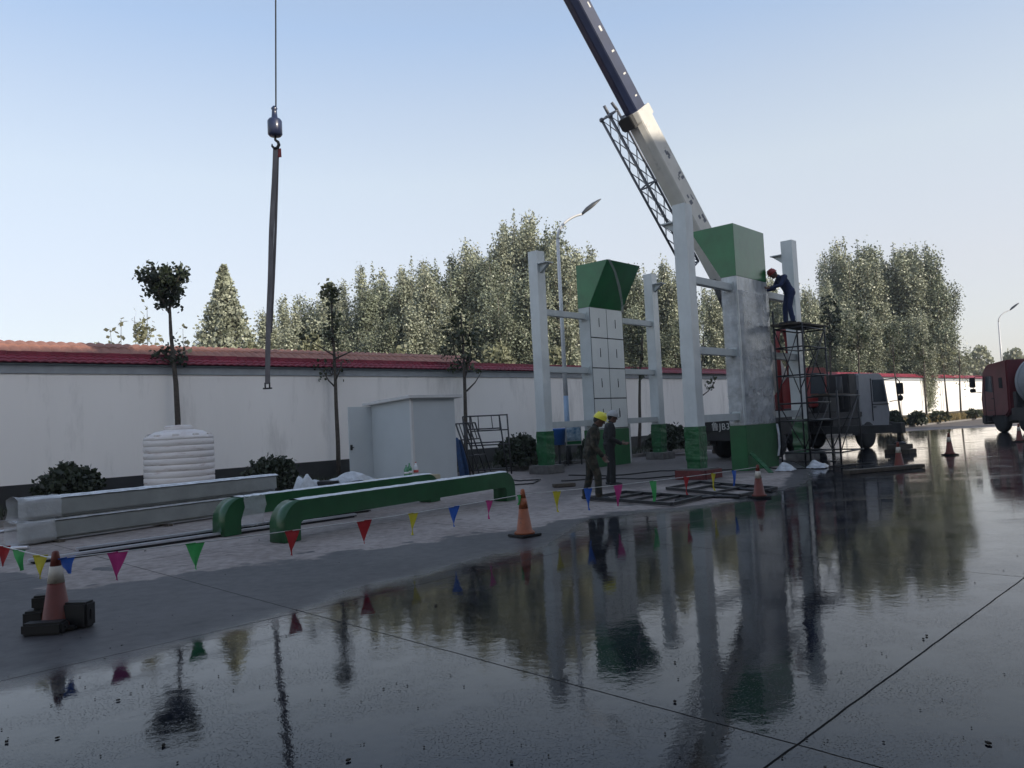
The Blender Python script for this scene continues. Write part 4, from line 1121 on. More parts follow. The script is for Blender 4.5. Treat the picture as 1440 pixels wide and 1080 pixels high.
for pts, lab in (([(800, 668), (860, 669), (930, 662), (1010, 661), (1040, 660)], 'black hose lying on the concrete from the farther tower to the wrapped tower'),
                 ([(790, 676), (850, 673), (905, 673), (960, 668)], 'black cable behind the dark-clad man'),
                 ([(700, 672), (730, 676), (760, 674), (750, 680), (720, 682)], 'loose black cable coiled right of the green beams'),
                 ([(1040, 655), (1110, 660), (1180, 655), (1230, 650)], 'dark hose lying along the wet edge under the scaffold')):
    pp = [G(*a, .02) for a in pts]; sm = []
    for i in range(len(pp) - 1):
        for k in range(8): sm.append(pp[i].lerp(pp[i + 1], k / 8) + V3((rnd.uniform(-.02, .02), rnd.uniform(-.08, .08), 0)))
    sm.append(pp[-1]); m = MB(); m.tube(sm, .018, 6); tag(m.build('hose', M['black'], None, loc=pp[0]), lab, 'hose')
p, q_ = G(1190, 664, .05), G(1296, 655, .05)
m = MB(); m.bar(p, q_, .22, .09); tag(m.build('timber_plank', M['wood'], None, bevel=.008, loc=(p + q_) / 2), 'long wet timber plank lying behind the striped cone by the crane jack', 'plank')
p, q_ = G(778, 683, .05), G(808, 681, .05)
m = MB(); m.bar(p, q_, .2, .08); tag(m.build('timber_plank', M['wood'], None, bevel=.008, loc=(p + q_) / 2), 'short timber offcut on the ground before the farther tower', 'plank')
for (x, y), r, lab in (((1150, 658), .36, 'crumpled white plastic sack beside the scaffold foot'), ((1105, 662), .3, 'flattened white plastic sheet in front of the scaffold'), ((1065, 652), .28, 'small heap of clear film at the wrapped tower foot')):
    c = G(x, y); m = MB(); crumple(m, c, r, r * .7, .22, x, 14, 10); tag(m.build('plastic_sheet', M['filmwhite'], None, loc=c), lab, 'plastic sheet')
# crossed pieces of torn green film-covered trim at the wrapped tower
p0, p1, p2 = G(1035, 661, .0), P(1047, 628, G(1040, 661).y), G(1085, 665, .0)
m = MB(); m.bar(p0, p1, .14, .03); m.bar(p1, p2, .12, .03); tag(m.build('bent_trim', M['greenwrap'], None, loc=p0), 'bent piece of green film covered trim leaning at the wrapped tower foot', 'trim piece')

# ------------------------------------------------------------------ scaffold tower
q = lambda a, b, z: O2 + TU * a + TW * b + UP * z
SC0 = q(1.9, .68, 0)
t = thing('scaffold_tower', SC0, 'dark tube scaffold tower with a board deck beside the wrapped gate tower', 'scaffold')
la = (1.06, 2.72); lb = (.30, 1.12); HZ = 3.98
for a in la:
    for b in lb:
        m = MB(); m.tube([q(a, b, .0), q(a, b, HZ + (.45 if a == la[0] and b == lb[0] else .03))], .026, 8); m.box(q(a, b, .012), (.14, .14, .02)); m.build('upright', M['blacksteel'], t)
def sctube(name, a, b, r):
    m = MB(); m.tube([a, b], r, 7); m.build(name, M['blacksteel'], t)
for z in (.35, 1.25, 1.75, 2.55, 3.35, 3.90):
    for b in lb: sctube('ledger', q(la[0], b, z), q(la[1] + .1, b, z), .022)
    for a in la: sctube('ledger', q(a, lb[0], z), q(a, lb[1], z), .022)
for z0, z1 in ((.35, 1.75), (2.0, 3.9)):
    for b in lb: sctube('cross_brace', q(la[0], b, z0), q(la[1], b, z1), .016); sctube('cross_brace', q(la[1], b, z0), q(la[0], b, z1), .016)
for z0, z1 in ((.35, 2.2), (2.2, 3.9)): sctube('cross_brace', q(la[1], lb[0], z0), q(la[1], lb[1], z1), .016)
for a in la:
    sctube('upright', q(a, 1.95, 0), q(a, 1.95, 2.05), .026)
    for z in (.35, 1.25, 1.9): sctube('ledger', q(a, lb[1], z), q(a, 1.95, z), .022)
for z in (.35, 1.9): sctube('ledger', q(la[0], 1.95, z), q(la[1] + .15, 1.95, z), .022)
sctube('cross_brace', q(la[0], 1.95, .35), q(la[1], 1.95, 1.9), .016); sctube('cross_brace', q(la[1], lb[1], .35), q(la[1], 1.95, 1.9), .016)
m = MB(); m.box(q(1.9, 1.55, 1.945), (2.0, .5, .045), TU, TW); m.build('low_deck_board', M['wood'], t, bevel=.006)
for k in range(3):
    m = MB(); m.box(q(2.02, .40 + k * .29, HZ + .03 + .004 * k), (2.2, .26, .05), (TU + V3((0, 0, .004 * k))).normalized(), TW); m.build('deck_board', M['wood'], t, bevel=.006)
DECK = HZ + .066
# ------------------------------------------------------------------ people
def person(loc, yaw, pose, top, trousers, helmet, label, helm_label, shirt=None):
    t = thing('person', (0, 0, 0), label, 'person')
    m = MB(); prims = []
    def cap(p, q, r0, r1, mi):
        p, q = V3(p), V3(q); m.tube([p, q], [r0, r1], 12); m.ball(p, r0, 12, 8); m.ball(q, r1, 12, 8); prims.append((p, q, r0, r1, mi))
    def blob(c, r, mi, rot=None):
        m.ball(c, r, 16, 10, rot=rot); c = V3(c); prims.append((c, c, sum(r) / 3 if hasattr(r, '__len__') else r, 0, mi))
    J = {k: V3(v) for k, v in pose.items()}
    TOP, TRO, SKIN, BOOT, HAIR, EYE_ = range(6)
    pel, che, neck, head = J['pelvis'], J['chest'], J['neck'], J['head']
    sp = (che - pel).normalized(); lat = (J['sl'] - J['sr']).normalized(); fw = lat.cross(sp).normalized()
    rot = Matrix((fw, lat, sp)).transposed()
    # trunk: hips, waist, ribcage, shoulders
    for f, rx, ry, mi in ((-.10, .125, .165, TRO), (.05, .13, .172, TOP), (.22, .128, .165, TOP), (.40, .125, .160, TOP), (.60, .132, .170, TOP), (.80, .132, .182, TOP), (1.0, .120, .185, TOP)):
        blob(pel.lerp(che, f), (rx, ry, .13), mi, rot)
    for s in ('sl', 'sr'): cap(che + (neck - che) * .55, J[s], .082, .074, TOP)
    cap(che, neck, .085, .062, TOP); cap(neck, head - (head - neck) * .3, .055, .052, SKIN)
    # limbs
    for s in ('l', 'r'):
        cap(J['s' + s], J['e' + s], .072, .056, TOP); cap(J['e' + s], J['w' + s], .055, .044, TOP)
        cap(J['h' + s], J['k' + s], .098, .070, TRO); cap(J['k' + s], J['a' + s], .070, .060, TRO)
        a = J['a' + s]; fd = J.get('f' + s, V3((1, 0, 0))).normalized()
        cap(a + UP * .01, a - UP * .035 + fd * .01, .052, .048, BOOT)
        cap(a - UP * .045 - fd * .045, a - UP * .055 + fd * .11, .040, .040, BOOT); cap(a - UP * .055 + fd * .11, a - UP * .062 + fd * .17, .042, .030, BOOT)
        # hand: palm, four unequal bent fingers, thumb from the side of the palm
        wv = J['w' + s]; hd = J['d' + s].normalized(); th = J['t' + s]; th = (th - hd * th.dot(hd)).normalized(); nrm = hd.cross(th) * (1 if s == 'r' else -1)
        cap(wv, wv + hd * .04, .030, .030, SKIN)
        hr = Matrix((hd, th, hd.cross(th))).transposed()
        blob(wv + hd * .075, (.052, .040, .020), SKIN, hr)
        for k, (o, l_) in enumerate(((.030, .070), (.010, .080), (-.010, .075), (-.029, .058))):
            p0 = wv + hd * .115 + th * o; c = .35 + .1 * k
            d1 = (hd + nrm * c).normalized(); d2 = (hd + nrm * (c + .8)).normalized(); d3 = (hd * .6 + nrm * 1.3).normalized()
            p1 = p0 + d1 * l_ * .45; p2 = p1 + d2 * l_ * .32; p3 = p2 + d3 * l_ * .23
            cap(p0, p1, .0105, .010, SKIN); cap(p1, p2, .010, .009, SKIN); cap(p2, p3, .009, .008, SKIN)
        p0 = wv + hd * .04 + th * .03; p1 = p0 + (th * .8 + hd * .7).normalized() * .045; p2 = p1 + (hd * .9 + nrm * .4 + th * .2).normalized() * .032
        cap(p0, p1, .014, .012, SKIN); cap(p1, p2, .012, .009, SKIN)
    # jacket skirt and trouser cuffs
    blob(pel + sp * .02, (.140, .182, .10), TOP, rot)
    for s in ('l', 'r'): cap(J['a' + s] + UP * .03, J['a' + s] + UP * .09, .066, .066, TRO)
    # head with face
    hu = J.get('headup', V3((0, 0, 1))).normalized(); hf = J['headfwd']; hf = (hf - hu * hf.dot(hu)).normalized(); hl = hu.cross(hf)
    hr = Matrix((hf, hl, hu)).transposed(); H = lambda a, b, c: head + hf * a + hl * b + hu * c
    blob(head, (.098, .076, .112), SKIN, hr); blob(H(.030, 0, -.065), (.066, .056, .060), SKIN, hr)
    cap(H(.094, 0, .012), H(.108, 0, -.022), .010, .015, SKIN); blob(H(.083, 0, .026), (.018, .05, .012), SKIN, hr)
    blob(H(.078, 0, -.060), (.014, .026, .008), HAIR, hr); blob(H(.070, 0, -.094), (.022, .026, .018), SKIN, hr)
    for b in (1, -1):
        blob(H(-.005, b * .078, -.005), (.020, .010, .032), SKIN, hr); blob(H(.086, b * .032, .004), (.010, .013, .009), EYE_, hr)
    blob(H(-.022, 0, .012), (.092, .081, .104), HAIR, hr)
    me = bpy.data.meshes.new('body'); me.from_pydata(m.v, [], m.f)
    o = bpy.data.objects.new('body', me); COL.objects.link(o)
    md = o.modifiers.new('remesh', 'REMESH'); md.mode = 'VOXEL'; md.voxel_size = .0085; md.use_smooth_shade = True
    sm = o.modifiers.new('smooth', 'SMOOTH'); sm.factor = .5; sm.iterations = 3
    bpy.context.view_layer.update()
    me2 = bpy.data.meshes.new_from_object(o.evaluated_get(bpy.context.evaluated_depsgraph_get()))
    o.modifiers.clear(); o.data = me2
    for x in (top, trousers, M['skin'], M['boot'], M['hair'], M['black']): me2.materials.append(x)
    P_ = [(p, q, q - p, max((q - p).length_squared, 1e-9), r0, r1, mi) for p, q, r0, r1, mi in prims]
    for f in me2.polygons:
        c = f.center; best = 9; bi = 0
        for p, q, d, l2, r0, r1, mi in P_:
            u = min(1, max(0, (c - p).dot(d) / l2)); dist = (c - p - d * u).length - (r0 + (r1 - r0) * u if r1 else r0)
            if dist < best: best = dist; bi = mi
        f.material_index = bi; f.use_smooth = True
    o.parent = t; o['_org'] = [0, 0, 0]
    # helmet
    m = MB()
    prof = [(.122, -.01), (.121, .02), (.112, .065), (.088, .105), (.05, .128), (.012, .135)]
    m.lathe(H(-.004, 0, .040), prof, 24, axis=hu)
    vs = []; n = 24
    for k in range(n):
        a = 2 * pi * k / n; e = .012 + (.045 * max(0, cos(a)) ** 2)
        for r, z in ((.118, .042), (.122 + e, .034), (.122 + e, .028), (.116, .030)):
            vs.append(H(-.004 + cos(a) * r, sin(a) * r, z - .006 * max(0, cos(a))))
    fs = [(4 * i + j, 4 * i + (j + 1) % 4, 4 * ((i + 1) % n) + (j + 1) % 4, 4 * ((i + 1) % n) + j) for i in range(n) for j in range(4)]
    m.add(vs, fs, 0, True); m.bar(H(-.09, 0, .150), H(.07, 0, .160), .022, .03, up=hu)
    hm = m.build('helmet', helmet, t); hm['label'] = helm_label
    place(t, loc, yaw, (1.10, 1.12, 1.0)); t['_org'] = list(V3(loc))
    return t
f1 = G(835, 704); f1.z = .004
person(f1, radians(-8), dict(pelvis=(-.02, 0, .93), chest=(.06, 0, 1.30), neck=(.10, 0, 1.45), head=(.175, 0, 1.555), headup=(.42, 0, .9), headfwd=(.9, .05, -.42),
    sl=(.06, .185, 1.375), sr=(.07, -.185, 1.375), el=(.02, .25, 1.10), er=(.06, -.245, 1.10), wl=(.16, .20, .90), wr=(.19, -.20, .88), dl=(.5, -.1, -.85), dr=(.5, .1, -.85), tl=(.7, -.5, .3), tr=(.7, .5, .3),
    hl=(-.02, .09, .90), hr=(-.02, -.09, .90), kl=(-.05, .10, .50), kr=(.10, -.10, .50), al=(-.14, .11, .10), ar=(.10, -.11, .10)), M['camo'], M['camo'], M['helmyel'],
    'person in camouflage work clothes and a yellow helmet, looking down at the ground', 'yellow safety helmet')
f2 = G(860, 683); f2.z = .004
person(f2, radians(2), dict(pelvis=(0, 0, .95), chest=(.03, 0, 1.33), neck=(.05, 0, 1.48), head=(.10, 0, 1.60), headup=(.22, 0, .97), headfwd=(.97, .05, -.25),
    sl=(.02, .18, 1.405), sr=(.03, -.18, 1.405), el=(-.05, .24, 1.13), er=(.0, -.24, 1.12), wl=(.15, .16, 1.00), wr=(.21, -.17, .99), dl=(.85, -.3, -.2), dr=(.9, .2, -.1), tl=(.2, -.3, 1), tr=(.2, .3, 1),
    hl=(0, .09, .92), hr=(0, -.09, .92), kl=(.02, .09, .51), kr=(.03, -.10, .51), al=(-.03, .10, .10), ar=(.02, -.11, .10)), M['darkcloth'], M['darkcloth'], M['helmgrey'],
    'person in dark work clothes and a grey helmet standing before the farther tower', 'grey safety helmet')
f3 = O2 + TU * 1.40 + TW * .62; f3.z = DECK
person(f3, radians(184), dict(pelvis=(-.07, 0, .94), chest=(.10, 0, 1.27), neck=(.22, 0, 1.40), head=(.345, 0, 1.47), headup=(.62, 0, .78), headfwd=(.78, .0, -.62),
    sl=(.12, .18, 1.35), sr=(.14, -.18, 1.34), el=(.26, .24, 1.10), er=(.25, -.23, 1.08), wl=(.48, .15, 1.05), wr=(.49, -.10, 1.02), dl=(1, -.3, .05), dr=(1, .2, .05), tl=(.1, -.3, 1), tr=(.1, .3, 1),
    hl=(-.07, .09, .92), hr=(-.07, -.09, .92), kl=(.0, .10, .50), kr=(.03, -.10, .50), al=(-.06, .11, .10), ar=(.03, -.12, .10)), M['navycloth'], M['navycloth'], M['helmred'],
    'person in navy work clothes and a red helmet bending forward on the scaffold deck', 'red safety helmet')

# ------------------------------------------------------------------ vegetation
def leaves(m, c, n, spread, size, rnd, droop=0, up=0):
    for _ in range(n):
        p = c + V3((rnd.gauss(0, spread[0]), rnd.gauss(0, spread[1]), rnd.gauss(0, spread[2])))
        s = size * rnd.uniform(.6, 1.3)
        a = V3((rnd.gauss(0, 1), rnd.gauss(0, 1), rnd.gauss(0, 1) + up - droop)).normalized()
        b = a.cross(V3((rnd.gauss(0, 1), rnd.gauss(0, 1), rnd.gauss(0, 1)))).normalized() * s * .36
        a = a * s * .5
        m.v += [p - a, p + b, p + a, p - b]; k = len(m.v)
        m.f.append([k - 4, k - 3, k - 2, k - 1]); m.mi.append(0); m.sm.append(False)
def poplar(seed, h, r, low, lmat, dens=1.0, plume=1.0, size=.165):
    """upright crown made of many rising plumes"""
    rnd = random.Random(seed)
    t = thing('poplar_tree', (0, 0, 0), '', 'poplar')
    m = MB(); path = [V3((.15 * sin(i * 1.3 + seed) * i / 6, .15 * cos(i * 1.7 + seed) * i / 6, h * .92 * i / 6)) for i in range(7)]
    m.tube(path, [.16 - .145 * i / 6 for i in range(7)], 8)
    lm = MB(); nl = int(37 * plume)
    for i in range(nl):
        f = (i + rnd.random()) / nl
        z0 = h * (low + (.80 - low) * f); az = rnd.uniform(0, 2 * pi)
        wid = r * (1 - .62 * max(0, f - .25)) * rnd.uniform(.55, 1.08) * (.72 + .28 * min(1, f * 6))
        ln = h * rnd.uniform(.20, .30) * (1 - .35 * f)
        c0 = V3((0, 0, z0)); d = V3((cos(az), sin(az), 0))
        pts = [c0, c0 + d * wid * .55 + UP * ln * .25, c0 + d * wid * .9 + UP * ln * .6, c0 + d * wid + UP * ln * 1.05]
        m.tube(pts, [.055, .04, .028, .012], 5)
        nn = int(20 * dens)
        for j in range(nn):
            g_ = .18 + .85 * (j + rnd.random()) / nn
            k = min(2, int(g_ * 3)); p = pts[k].lerp(pts[k + 1], g_ * 3 - k)
            sp = .31 * (1.15 - .75 * max(0, g_ - .35)) * r / 1.8
            leaves(lm, p, int(28 * dens), (sp, sp, sp * 1.25), size, rnd, up=.5)
    for j in range(int(22 * dens)):
        g_ = j / 22 / dens; leaves(lm, V3((0, 0, h * (.70 + .30 * g_))), 16, (.34 * (1.1 - g_), .34 * (1.1 - g_), .4), size * .95, rnd, up=.5)
    m.build('trunk', M['barkpale'], t); lm.build('crown', lmat, t)
    return t
PROTO = [poplar(1, 15.0, 1.9, .05, M['leafpop']), poplar(2, 13.0, 1.6, .05, M['leafpop'], 1.0, .9), poplar(3, 14.0, 2.0, .06, M['leafpop2']), poplar(4, 11.5, 1.5, .04, M['leafpop'], 1.0, .9), poplar(5, 12.0, 1.8, .04, M['leafpop2'], .95)]
PH = [15.0, 13.0, 14.0, 11.5, 12.0]
used = set(); rt = random.Random(21)
def put_poplar(px, top, Y, k, lab, grp, wide=1.0):
    d = P(px, top, Y); hgt = max(3, d.z)
    o = PROTO[k] if k not in used else copy_tree(PROTO[k]); used.add(k)
    s = hgt / PH[k]; place(o, (d.x, d.y, 0), rt.uniform(0, 6.28), (s ** .6 * wide, s ** .6 * wide, s), lab, grp)
LA = 'poplar in the long belt beyond the wall, left of the farther tower'
LB = 'tall poplar seen behind the two gate towers'
LC = 'broad poplar in the dense clump right of the scaffold'
belt = [(384, 440, 46, 3), (402, 424, 50, 1), (428, 418, 52, 4), (446, 432, 47, 3), (466, 405, 50, 1), (484, 398, 54, 0), (505, 404, 48, 2), (524, 378, 52, 1), (545, 398, 49, 4), (562, 382, 54, 0), (578, 370, 50, 1), (598, 388, 47, 3), (612, 368, 53, 2), (632, 376, 50, 4), (655, 342, 52, 0), (672, 352, 56, 1), (690, 350, 50, 2), (708, 320, 54, 0), (722, 306, 57, 1), (750, 304, 55, 0), (768, 318, 52, 4), (782, 340, 50, 1),
        (640, 420, 44, 3), (700, 400, 45, 2), (742, 380, 46, 4), (590, 430, 44, 3), (530, 440, 44, 2), (470, 450, 43, 4), (420, 462, 42, 3)]
for px, top, Y, k in belt: put_poplar(px, top, Y, k, LA, 'poplars left of the farther tower')
for px, top, Y, k in [(806, 352, 56, 0), (826, 350, 60, 1), (862, 372, 58, 2), (884, 385, 55, 4), (905, 380, 60, 1), (930, 372, 58, 3), (948, 384, 62, 4), (962, 395, 60, 2), (1002, 400, 64, 1), (1024, 398, 66, 0), (1085, 392, 66, 3), (1104, 400, 62, 4), (895, 430, 50, 4), (945, 440, 54, 2)]:
    put_poplar(px, top, Y, k, LB, 'poplars behind the gate towers')
for px, top, Y, k, wd in [(1138, 405, 66, 3, .9), (1154, 398, 68, 1, .9), (1172, 372, 72, 4, .9), (1187, 338, 72, 0, 1.1), (1205, 342, 75, 2, 1.2), (1220, 356, 72, 1, 1.15), (1238, 350, 74, 0, 1.2), (1256, 346, 76, 2, 1.2), (1272, 352, 72, 1, 1.2), (1287, 346, 75, 0, 1.15), (1303, 356, 72, 4, 1.0), (1318, 372, 74, 2, 1.0), (1168, 352, 75, 0, 1.0), (1180, 430, 62, 4, .9), (1216, 440, 64, 3, 1.0), (1262, 445, 66, 4, 1.0), (1200, 430, 63, 2, .9), (1292, 440, 66, 1, .9)]:
    put_poplar(px, top, Y, k, LC, 'poplars in the right clump', wd)

def bushy(loc, h, r, seed, lmat, n, size, label, cat='tree', name='leafy_tree', shape=0, group=None):
    """conical or round leafy tree"""
    rnd = random.Random(seed); t = thing(name, loc, label, cat, group); L0 = V3(loc)
    m = MB(); m.tube([L0, L0 + V3((.05, .04, h * .5)), L0 + V3((0, 0, h * .93))], [.05 + .010 * h, .05, .02], 8)
    lm = MB()
    for i in range(n):
        f = rnd.random() ** (.75 if shape == 0 else 1)
        ww = r * ((1 - f) ** 1.15 * 1.12 + .03) if shape == 0 else r * sin(pi * (.12 + .83 * f)) ** .7
        az = rnd.uniform(0, 2 * pi); rr = ww * sqrt(rnd.uniform(.25, 1.0)) * (.8 + .35 * noise.noise((cos(az) * 2, sin(az) * 2, f * 5 + seed)))
        c = L0 + V3((cos(az) * rr, sin(az) * rr, h * (.14 + .84 * f)))
        if i % 6 == 0: m.tube([L0 + UP * (c.z - L0.z) * .8, c], [.03, .01], 4)
        sp = (.16 * (1.12 - f) if shape == 0 else .22) * r / 2; leaves(lm, c, 9, (sp, sp, sp), size, rnd, up=.3)
    m.build('trunk', M['bark'], t); lm.build('crown', lmat, t)
    return t
p = P(314, 368, 40); bushy((p.x, p.y, 0), p.z, 3.6, 4, M['leafpop'], 1700, .19, 'conical tree alone beyond the wall, left of the hanging sling')
for px, top, Y, r, lab in ((436, 470, 40, 1.1, 'low bushy tree just beyond the wall below the poplars, nearest the sling'), (780, 488, 44, 1.2, 'low yellow green bush beyond the wall left of the lamp pole'), (700, 486, 43, 1.6, 'low yellow green bush beyond the wall behind the third street tree'), (560, 492, 42, 1.2, 'low yellow green bush beyond the wall above the shed'), (352, 478, 39, .7, 'small pale tree beyond the wall right of the conical tree')):
    p = P(px, top, Y); bushy((p.x, p.y, 0), p.z, r, int(px), M['leafyel'], 240, .28, lab, shape=1)
# thin saplings over the wall at the far left
for px, top, tx, lab in ((150, 448, 172, 'thin sparse sapling showing over the wall, leftmost of three'), (196, 430, 200, 'sparse sapling over the wall with one dark leaf ball'), (262, 462, 258, 'thin sparse sapling over the wall right of the first street tree')):
    a, b = P(tx, 520, 24.5), P(px, top, 24.5); a.z = 0
    t = thing('sapling', a, lab, 'sapling'); rnd = random.Random(px); m = MB(); lm = MB()
    for k in range(4):
        e = b + V3((rnd.uniform(-.4, .5), rnd.uniform(-.3, .3), -.35 * k)); mid = a.lerp(e, .6) + V3((rnd.uniform(-.1, .1), 0, 0)); m.tube([a + UP * (.3 * k), mid, e], [.025, .015, .006], 5)
        for j in range(9): leaves(lm, mid.lerp(e, j / 8), 3, (.09, .09, .09), .17, rnd)
    if px == 196: leaves(lm, P(201, 466, 24.4), 150, (.11, .11, .17), .15, rnd)
    m.build('stem', M['bark'], t); lm.build('crown', M['leafyel'], t)

# street trees in the bed along the wall
def street_tree(a, pts, crown, label, lmat, fork=(), rad=.085):
    """pts: (photo x, photo y) of the trunk from foot to top at the tree's own distance"""
    base = wp(a, 1.55); Y = base.y
    t = thing('street_tree', (base.x, base.y, .08), label, 'street tree', 'street trees along the wall')
    rnd = random.Random(int(a * 10)); m = MB(); lm = MB()
    pp = [P(x, y, Y) for x, y in pts]; pp[0].z = .05
    pp = [pp[0]] + [p + V3((0, rnd.uniform(-.06, .06), 0)) for p in pp[1:]]
    m.tube(pp, [rad * (1 - .65 * i / (len(pp) - 1)) for i in range(len(pp))], 10)
    for f in fork:
        q_ = [P(x, y, Y + rnd.uniform(-.3, .3)) if i else P(x, y, Y) for i, (x, y) in enumerate(f)]; m.tube(q_, [rad * .42, rad * .28, rad * .12][:len(q_)] if len(q_) <= 3 else [rad * .4] * len(q_), 7)
    for (x, y, rx, ry, n, sz) in crown:
        c = P(x, y, Y); k = Y / FPX; n0 = max(4, n // 12)
        for i in range(n0):
            th, ph = rnd.uniform(0, 2 * pi), math.acos(rnd.uniform(-1, 1)); rr = rnd.uniform(.15, 1.0) ** .6
            e = c + V3((sin(ph) * cos(th) * rx * k * rr, sin(ph) * sin(th) * rx * k * rr, cos(ph) * ry * k * rr))
            if i % 2 == 0: m.tube([c - UP * ry * k * .7 if ry < 60 else V3((c.x, c.y, e.z - .35)), e], [.016, .005], 4)
            leaves(lm, e, 12, (.09, .09, .09), sz, rnd)
    m.build('trunk', M['bark'], t); lm.build('crown', lmat, t)
    return t
street_tree(5.0, [(250, 640), (250, 590), (248, 540), (244, 510), (241, 470), (239, 440), (237, 425)], [(230, 388, 37, 17, 720, .13), (234, 404, 27, 17, 640, .13), (237, 421, 17, 13, 260, .13), (209, 393, 12, 10, 70, .13), (257, 384, 11, 10, 70, .13), (242, 500, 24, 20, 170, .13)], 'street tree with a round dark crown behind the white water tank', M['leafdark'], fork=[[(238, 440), (225, 415), (212, 400)], [(238, 435), (245, 405), (252, 388)]])
street_tree(10.1, [(476, 660), (475, 620), (473, 570), (471, 530), (469, 490), (467, 450), (466, 415)], [(465, 412, 11, 12, 240, .15), (466, 455, 13, 40, 200, .14), (466, 515, 26, 18, 90, .13), (430, 470, 10, 12, 30, .14)], 'thin street tree with a narrow sparse crown left of the shed', M['leafmid'], fork=[[(472, 545), (462, 535), (454, 521)], [(472, 535), (478, 520), (482, 505)], [(470, 500), (450, 488), (432, 478)], [(470, 505), (492, 495), (505, 488)]], rad=.075)
street_tree(15.0, [(655, 655), (655, 610), (654, 560), (653, 525), (652, 500), (650, 470), (648, 440)], [(648, 470, 26, 40, 420, .16), (655, 510, 30, 14, 150, .15), (625, 490, 16, 14, 60, .15)], 'street tree with a forked top right of the shed, the scaffold frames leaning by it', M['leafmid'], fork=[[(654, 530), (660, 510), (664, 480)], [(656, 550), (668, 538), (676, 525)], [(653, 520), (640, 500), (634, 470)]])
street_tree(25.2, [(899, 640), (900, 600), (899, 560), (900, 525), (902, 490), (904, 460)], [(902, 480, 14, 40, 200, .17), (900, 520, 16, 16, 80, .16)], 'street tree seen between the farther cabinet and its right column', M['leafmid'])
street_tree(30.3, [(978, 620), (980, 580), (984, 540), (988, 500), (990, 470)], [(990, 490, 18, 26, 150, .17), (1004, 540, 12, 8, 40, .16)], 'street tree half hidden behind the front column of the wrapped tower', M['leafmid'], fork=[[(983, 560), (996, 550), (1006, 536)]])
street_tree(40.1, [(1116, 600), (1117, 540), (1116, 480)], [(1116, 480, 16, 30, 160, .2)], 'street tree mostly hidden behind the right column of the wrapped tower', M['leafmid'])
street_tree(45.0, [(1168, 590), (1168, 540), (1167, 480), (1167, 440)], [(1166, 455, 16, 42, 480, .2)], 'dark street tree right of the scaffold deck', M['leafdark'])
street_tree(50.3, [(1206, 590), (1208, 540), (1207, 490), (1206, 470)], [(1206, 470, 18, 36, 420, .2)], 'street tree above the white crane cab', M['leafmid'])
street_tree(55.8, [(1268, 588), (1263, 555), (1258, 520), (1256, 490)], [(1256, 484, 15, 32, 300, .2)], 'street tree with a leaning trunk against the sunlit wall right of the crane cab', M['leafmid'])
street_tree(60.6, [(1303, 585), (1301, 550), (1299, 510), (1298, 490)], [(1298, 488, 15, 28, 260, .2)], 'second thin street tree right of the crane cab against the sunlit wall', M['leafmid'])
street_tree(65.4, [(1333, 580), (1330, 550), (1327, 520), (1325, 500)], [(1325, 500, 14, 21, 170, .2)], 'third thin street tree right of the crane cab against the sunlit wall', M['leafyel'])
street_tree(70.5, [(1351, 578), (1350, 545), (1349, 510), (1348, 492)], [(1348, 501, 11, 20, 160, .2)], 'thin street tree nearest the tanker truck against the sunlit wall', M['leafyel'])
# far small trees over the wall at the right
for px, top, r, lab in ((1338, 492, 3.2, 'hazy far tree at the right end of the poplar clump'), (1378, 488, 3.0, 'hazy far tree above the tanker cab mirror'), (1425, 492, 3.0, 'hazy far tree top right of the distant lamp'), (1358, 502, 2.6, 'hazy far tree behind the thin trees nearest the tanker')):
    p = P(px, top, 150); bushy((p.x, p.y, 0), p.z, r, px, M['leafyel'], 220, .7, lab, shape=1)

# shrubs
def shrub(px, py, Y, rx, h, seed, lmat, n, size, label):
    c = P(px, py, Y); c.z = .06; rnd = random.Random(seed)
    t = thing('shrub', c, label, 'shrub', 'shrubs in the planting bed'); m = MB(); lm = MB()
    for k in range(7):
        a = 2 * pi * k / 7; m.tube([c, c + V3((cos(a) * rx * .3, sin(a) * rx * .3, h * .5)), c + V3((cos(a) * rx * .6, sin(a) * rx * .6, h * .8))], [.02, .014, .005], 5)
    for i in range(n):
        th = rnd.uniform(0, 2 * pi); ph = math.acos(rnd.uniform(-.25, 1)); rr = rnd.uniform(.35, 1) ** .5 * (.92 + .16 * noise.noise((cos(th) * 2 + seed, sin(th) * 2, ph * 2)))
        e = c + V3((sin(ph) * cos(th) * rx * rr, sin(ph) * sin(th) * rx * rr, h * .32 + cos(ph) * h * .66 * rr))
        leaves(lm, e, 8, (.06, .06, .06), size, rnd, up=.8)
    m.build('stems', M['bark'], t); lm.build('foliage', lmat, t)
for a in ((97, 700, 18.0, .76, 1.10, 1, M['leafdark'], 420, .13, 'round dark shrub in front of the wall left of the water tank'),
          (383, 680, 20.5, .72, 1.0, 2, M['leafdark'], 400, .13, 'round dark shrub between the water tank and the shed'),
          (732, 660, 26.0, .85, 1.15, 3, M['leafdark'], 380, .14, 'dark shrub left of the farther tower beside the scaffold frames'),
          (944, 650, 31.0, 1.0, 1.2, 4, M['leafdark'], 320, .16, 'dark shrub between the two gate towers'),
          (1252, 600, 44.0, .75, 1.25, 5, M['leafdark'], 260, .2, 'dark shrub right of the white crane cab'),
          (1290, 592, 52.0, .62, 1.0, 6, M['leafdark'], 220, .2, 'dark round shrub against the sunlit wall between two thin trees'),
          (1322, 590, 56.0, .75, .95, 7, M['leafmid'], 70, .2, 'loose pale shrub against the sunlit wall'),
          (1372, 588, 62.0, .7, .9, 8, M['leafmid'], 60, .2, 'loose shrub beside the front of the tanker truck'),
          (845, 650, 31.0, 1.0, .9, 9, M['leafdark'], 260, .16, 'low dark shrub hidden behind the farther tower cabinet')):
    shrub(*a)
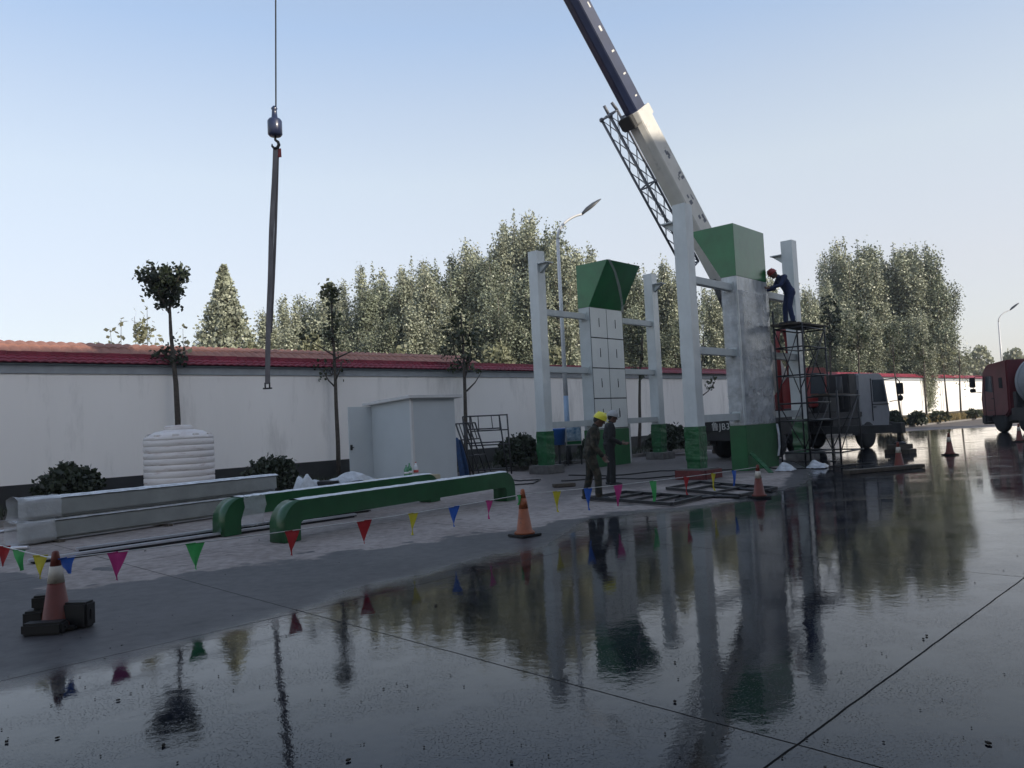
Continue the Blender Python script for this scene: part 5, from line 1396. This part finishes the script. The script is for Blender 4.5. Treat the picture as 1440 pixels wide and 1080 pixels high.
# dry grass on the bed's far end, ground cover, litter
def blades(a0, a1, o0, o1, n, h, mt, name, seed):
    rnd = random.Random(seed); m = MB()
    for _ in range(n):
        b = wp(rnd.uniform(a0, a1), rnd.uniform(o0, o1), .08); d = V3((rnd.gauss(0, .3), rnd.gauss(0, .3), 1)); hh = h * rnd.uniform(.5, 1.2); s = V3((rnd.uniform(-1, 1), rnd.uniform(-1, 1), 0)).normalized() * .02 * (1 + a0 / 40)
        k = len(m.v); m.v += [b - s, b + s, b + d * hh]; m.f.append([k, k + 1, k + 2]); m.mi.append(0); m.sm.append(False)
    o = m.build(name, mt); o['kind'] = 'stuff'; return o
tag(blades(44, 110, .4, 3.6, 7000, .55, M['grass'], 'dry_grass', 3), 'dry yellow grass along the foot of the sunlit wall', 'grass', kind='stuff')
tag(blades(-12, 44, .2, 3.5, 9000, .22, M['leafdark'], 'ground_cover', 4), 'low dark ground cover in the planting bed', 'ground cover', kind='stuff')
rnd = random.Random(9); m = MB()
for _ in range(240):
    if rnd.random() < .6: c = G(rnd.uniform(-40, 1460), rnd.uniform(700, 1090) ** 1.0)
    else: c = G(rnd.gauss(rnd.choice((240, 560, 900, 1330)), 90), rnd.uniform(760, 1080))
    s = rnd.uniform(.003, .009) * (1 if rnd.random() < .93 else 2.0); a = rnd.uniform(0, 6.28); d = V3((cos(a), sin(a), 0)); e = V3((-d.y, d.x, 0)) * .6
    c.z = .004; m.prism([c - d * s, c - e * s, c + d * s * .8 + e * s * .3, c + e * s], UP * s * .5)
tag(m.build('leaf_litter', M['soil']), 'scattered dark leaf bits and pebbles on the wet concrete', 'litter', kind='stuff')

# ------------------------------------------------------------------ haze of the autumn air
hm_ = bpy.data.materials.new('autumn_haze'); hm_.use_nodes = True; hn = hm_.node_tree
hn.nodes.remove(hn.nodes['Principled BSDF'])
pv = hn.nodes.new('ShaderNodeVolumePrincipled'); pv.inputs['Color'].default_value = (.86, .88, .92, 1); pv.inputs['Density'].default_value = .0007; pv.inputs['Anisotropy'].default_value = .3
hn.links.new(pv.outputs[0], hn.nodes['Material Output'].inputs['Volume'])
m = MB(); m.box((20, 80, 21), (330, 330, 44)); hz_ = m.build('haze', hm_); tag(hz_, 'thin pale autumn haze filling the air of the yard', 'haze', kind='stuff')
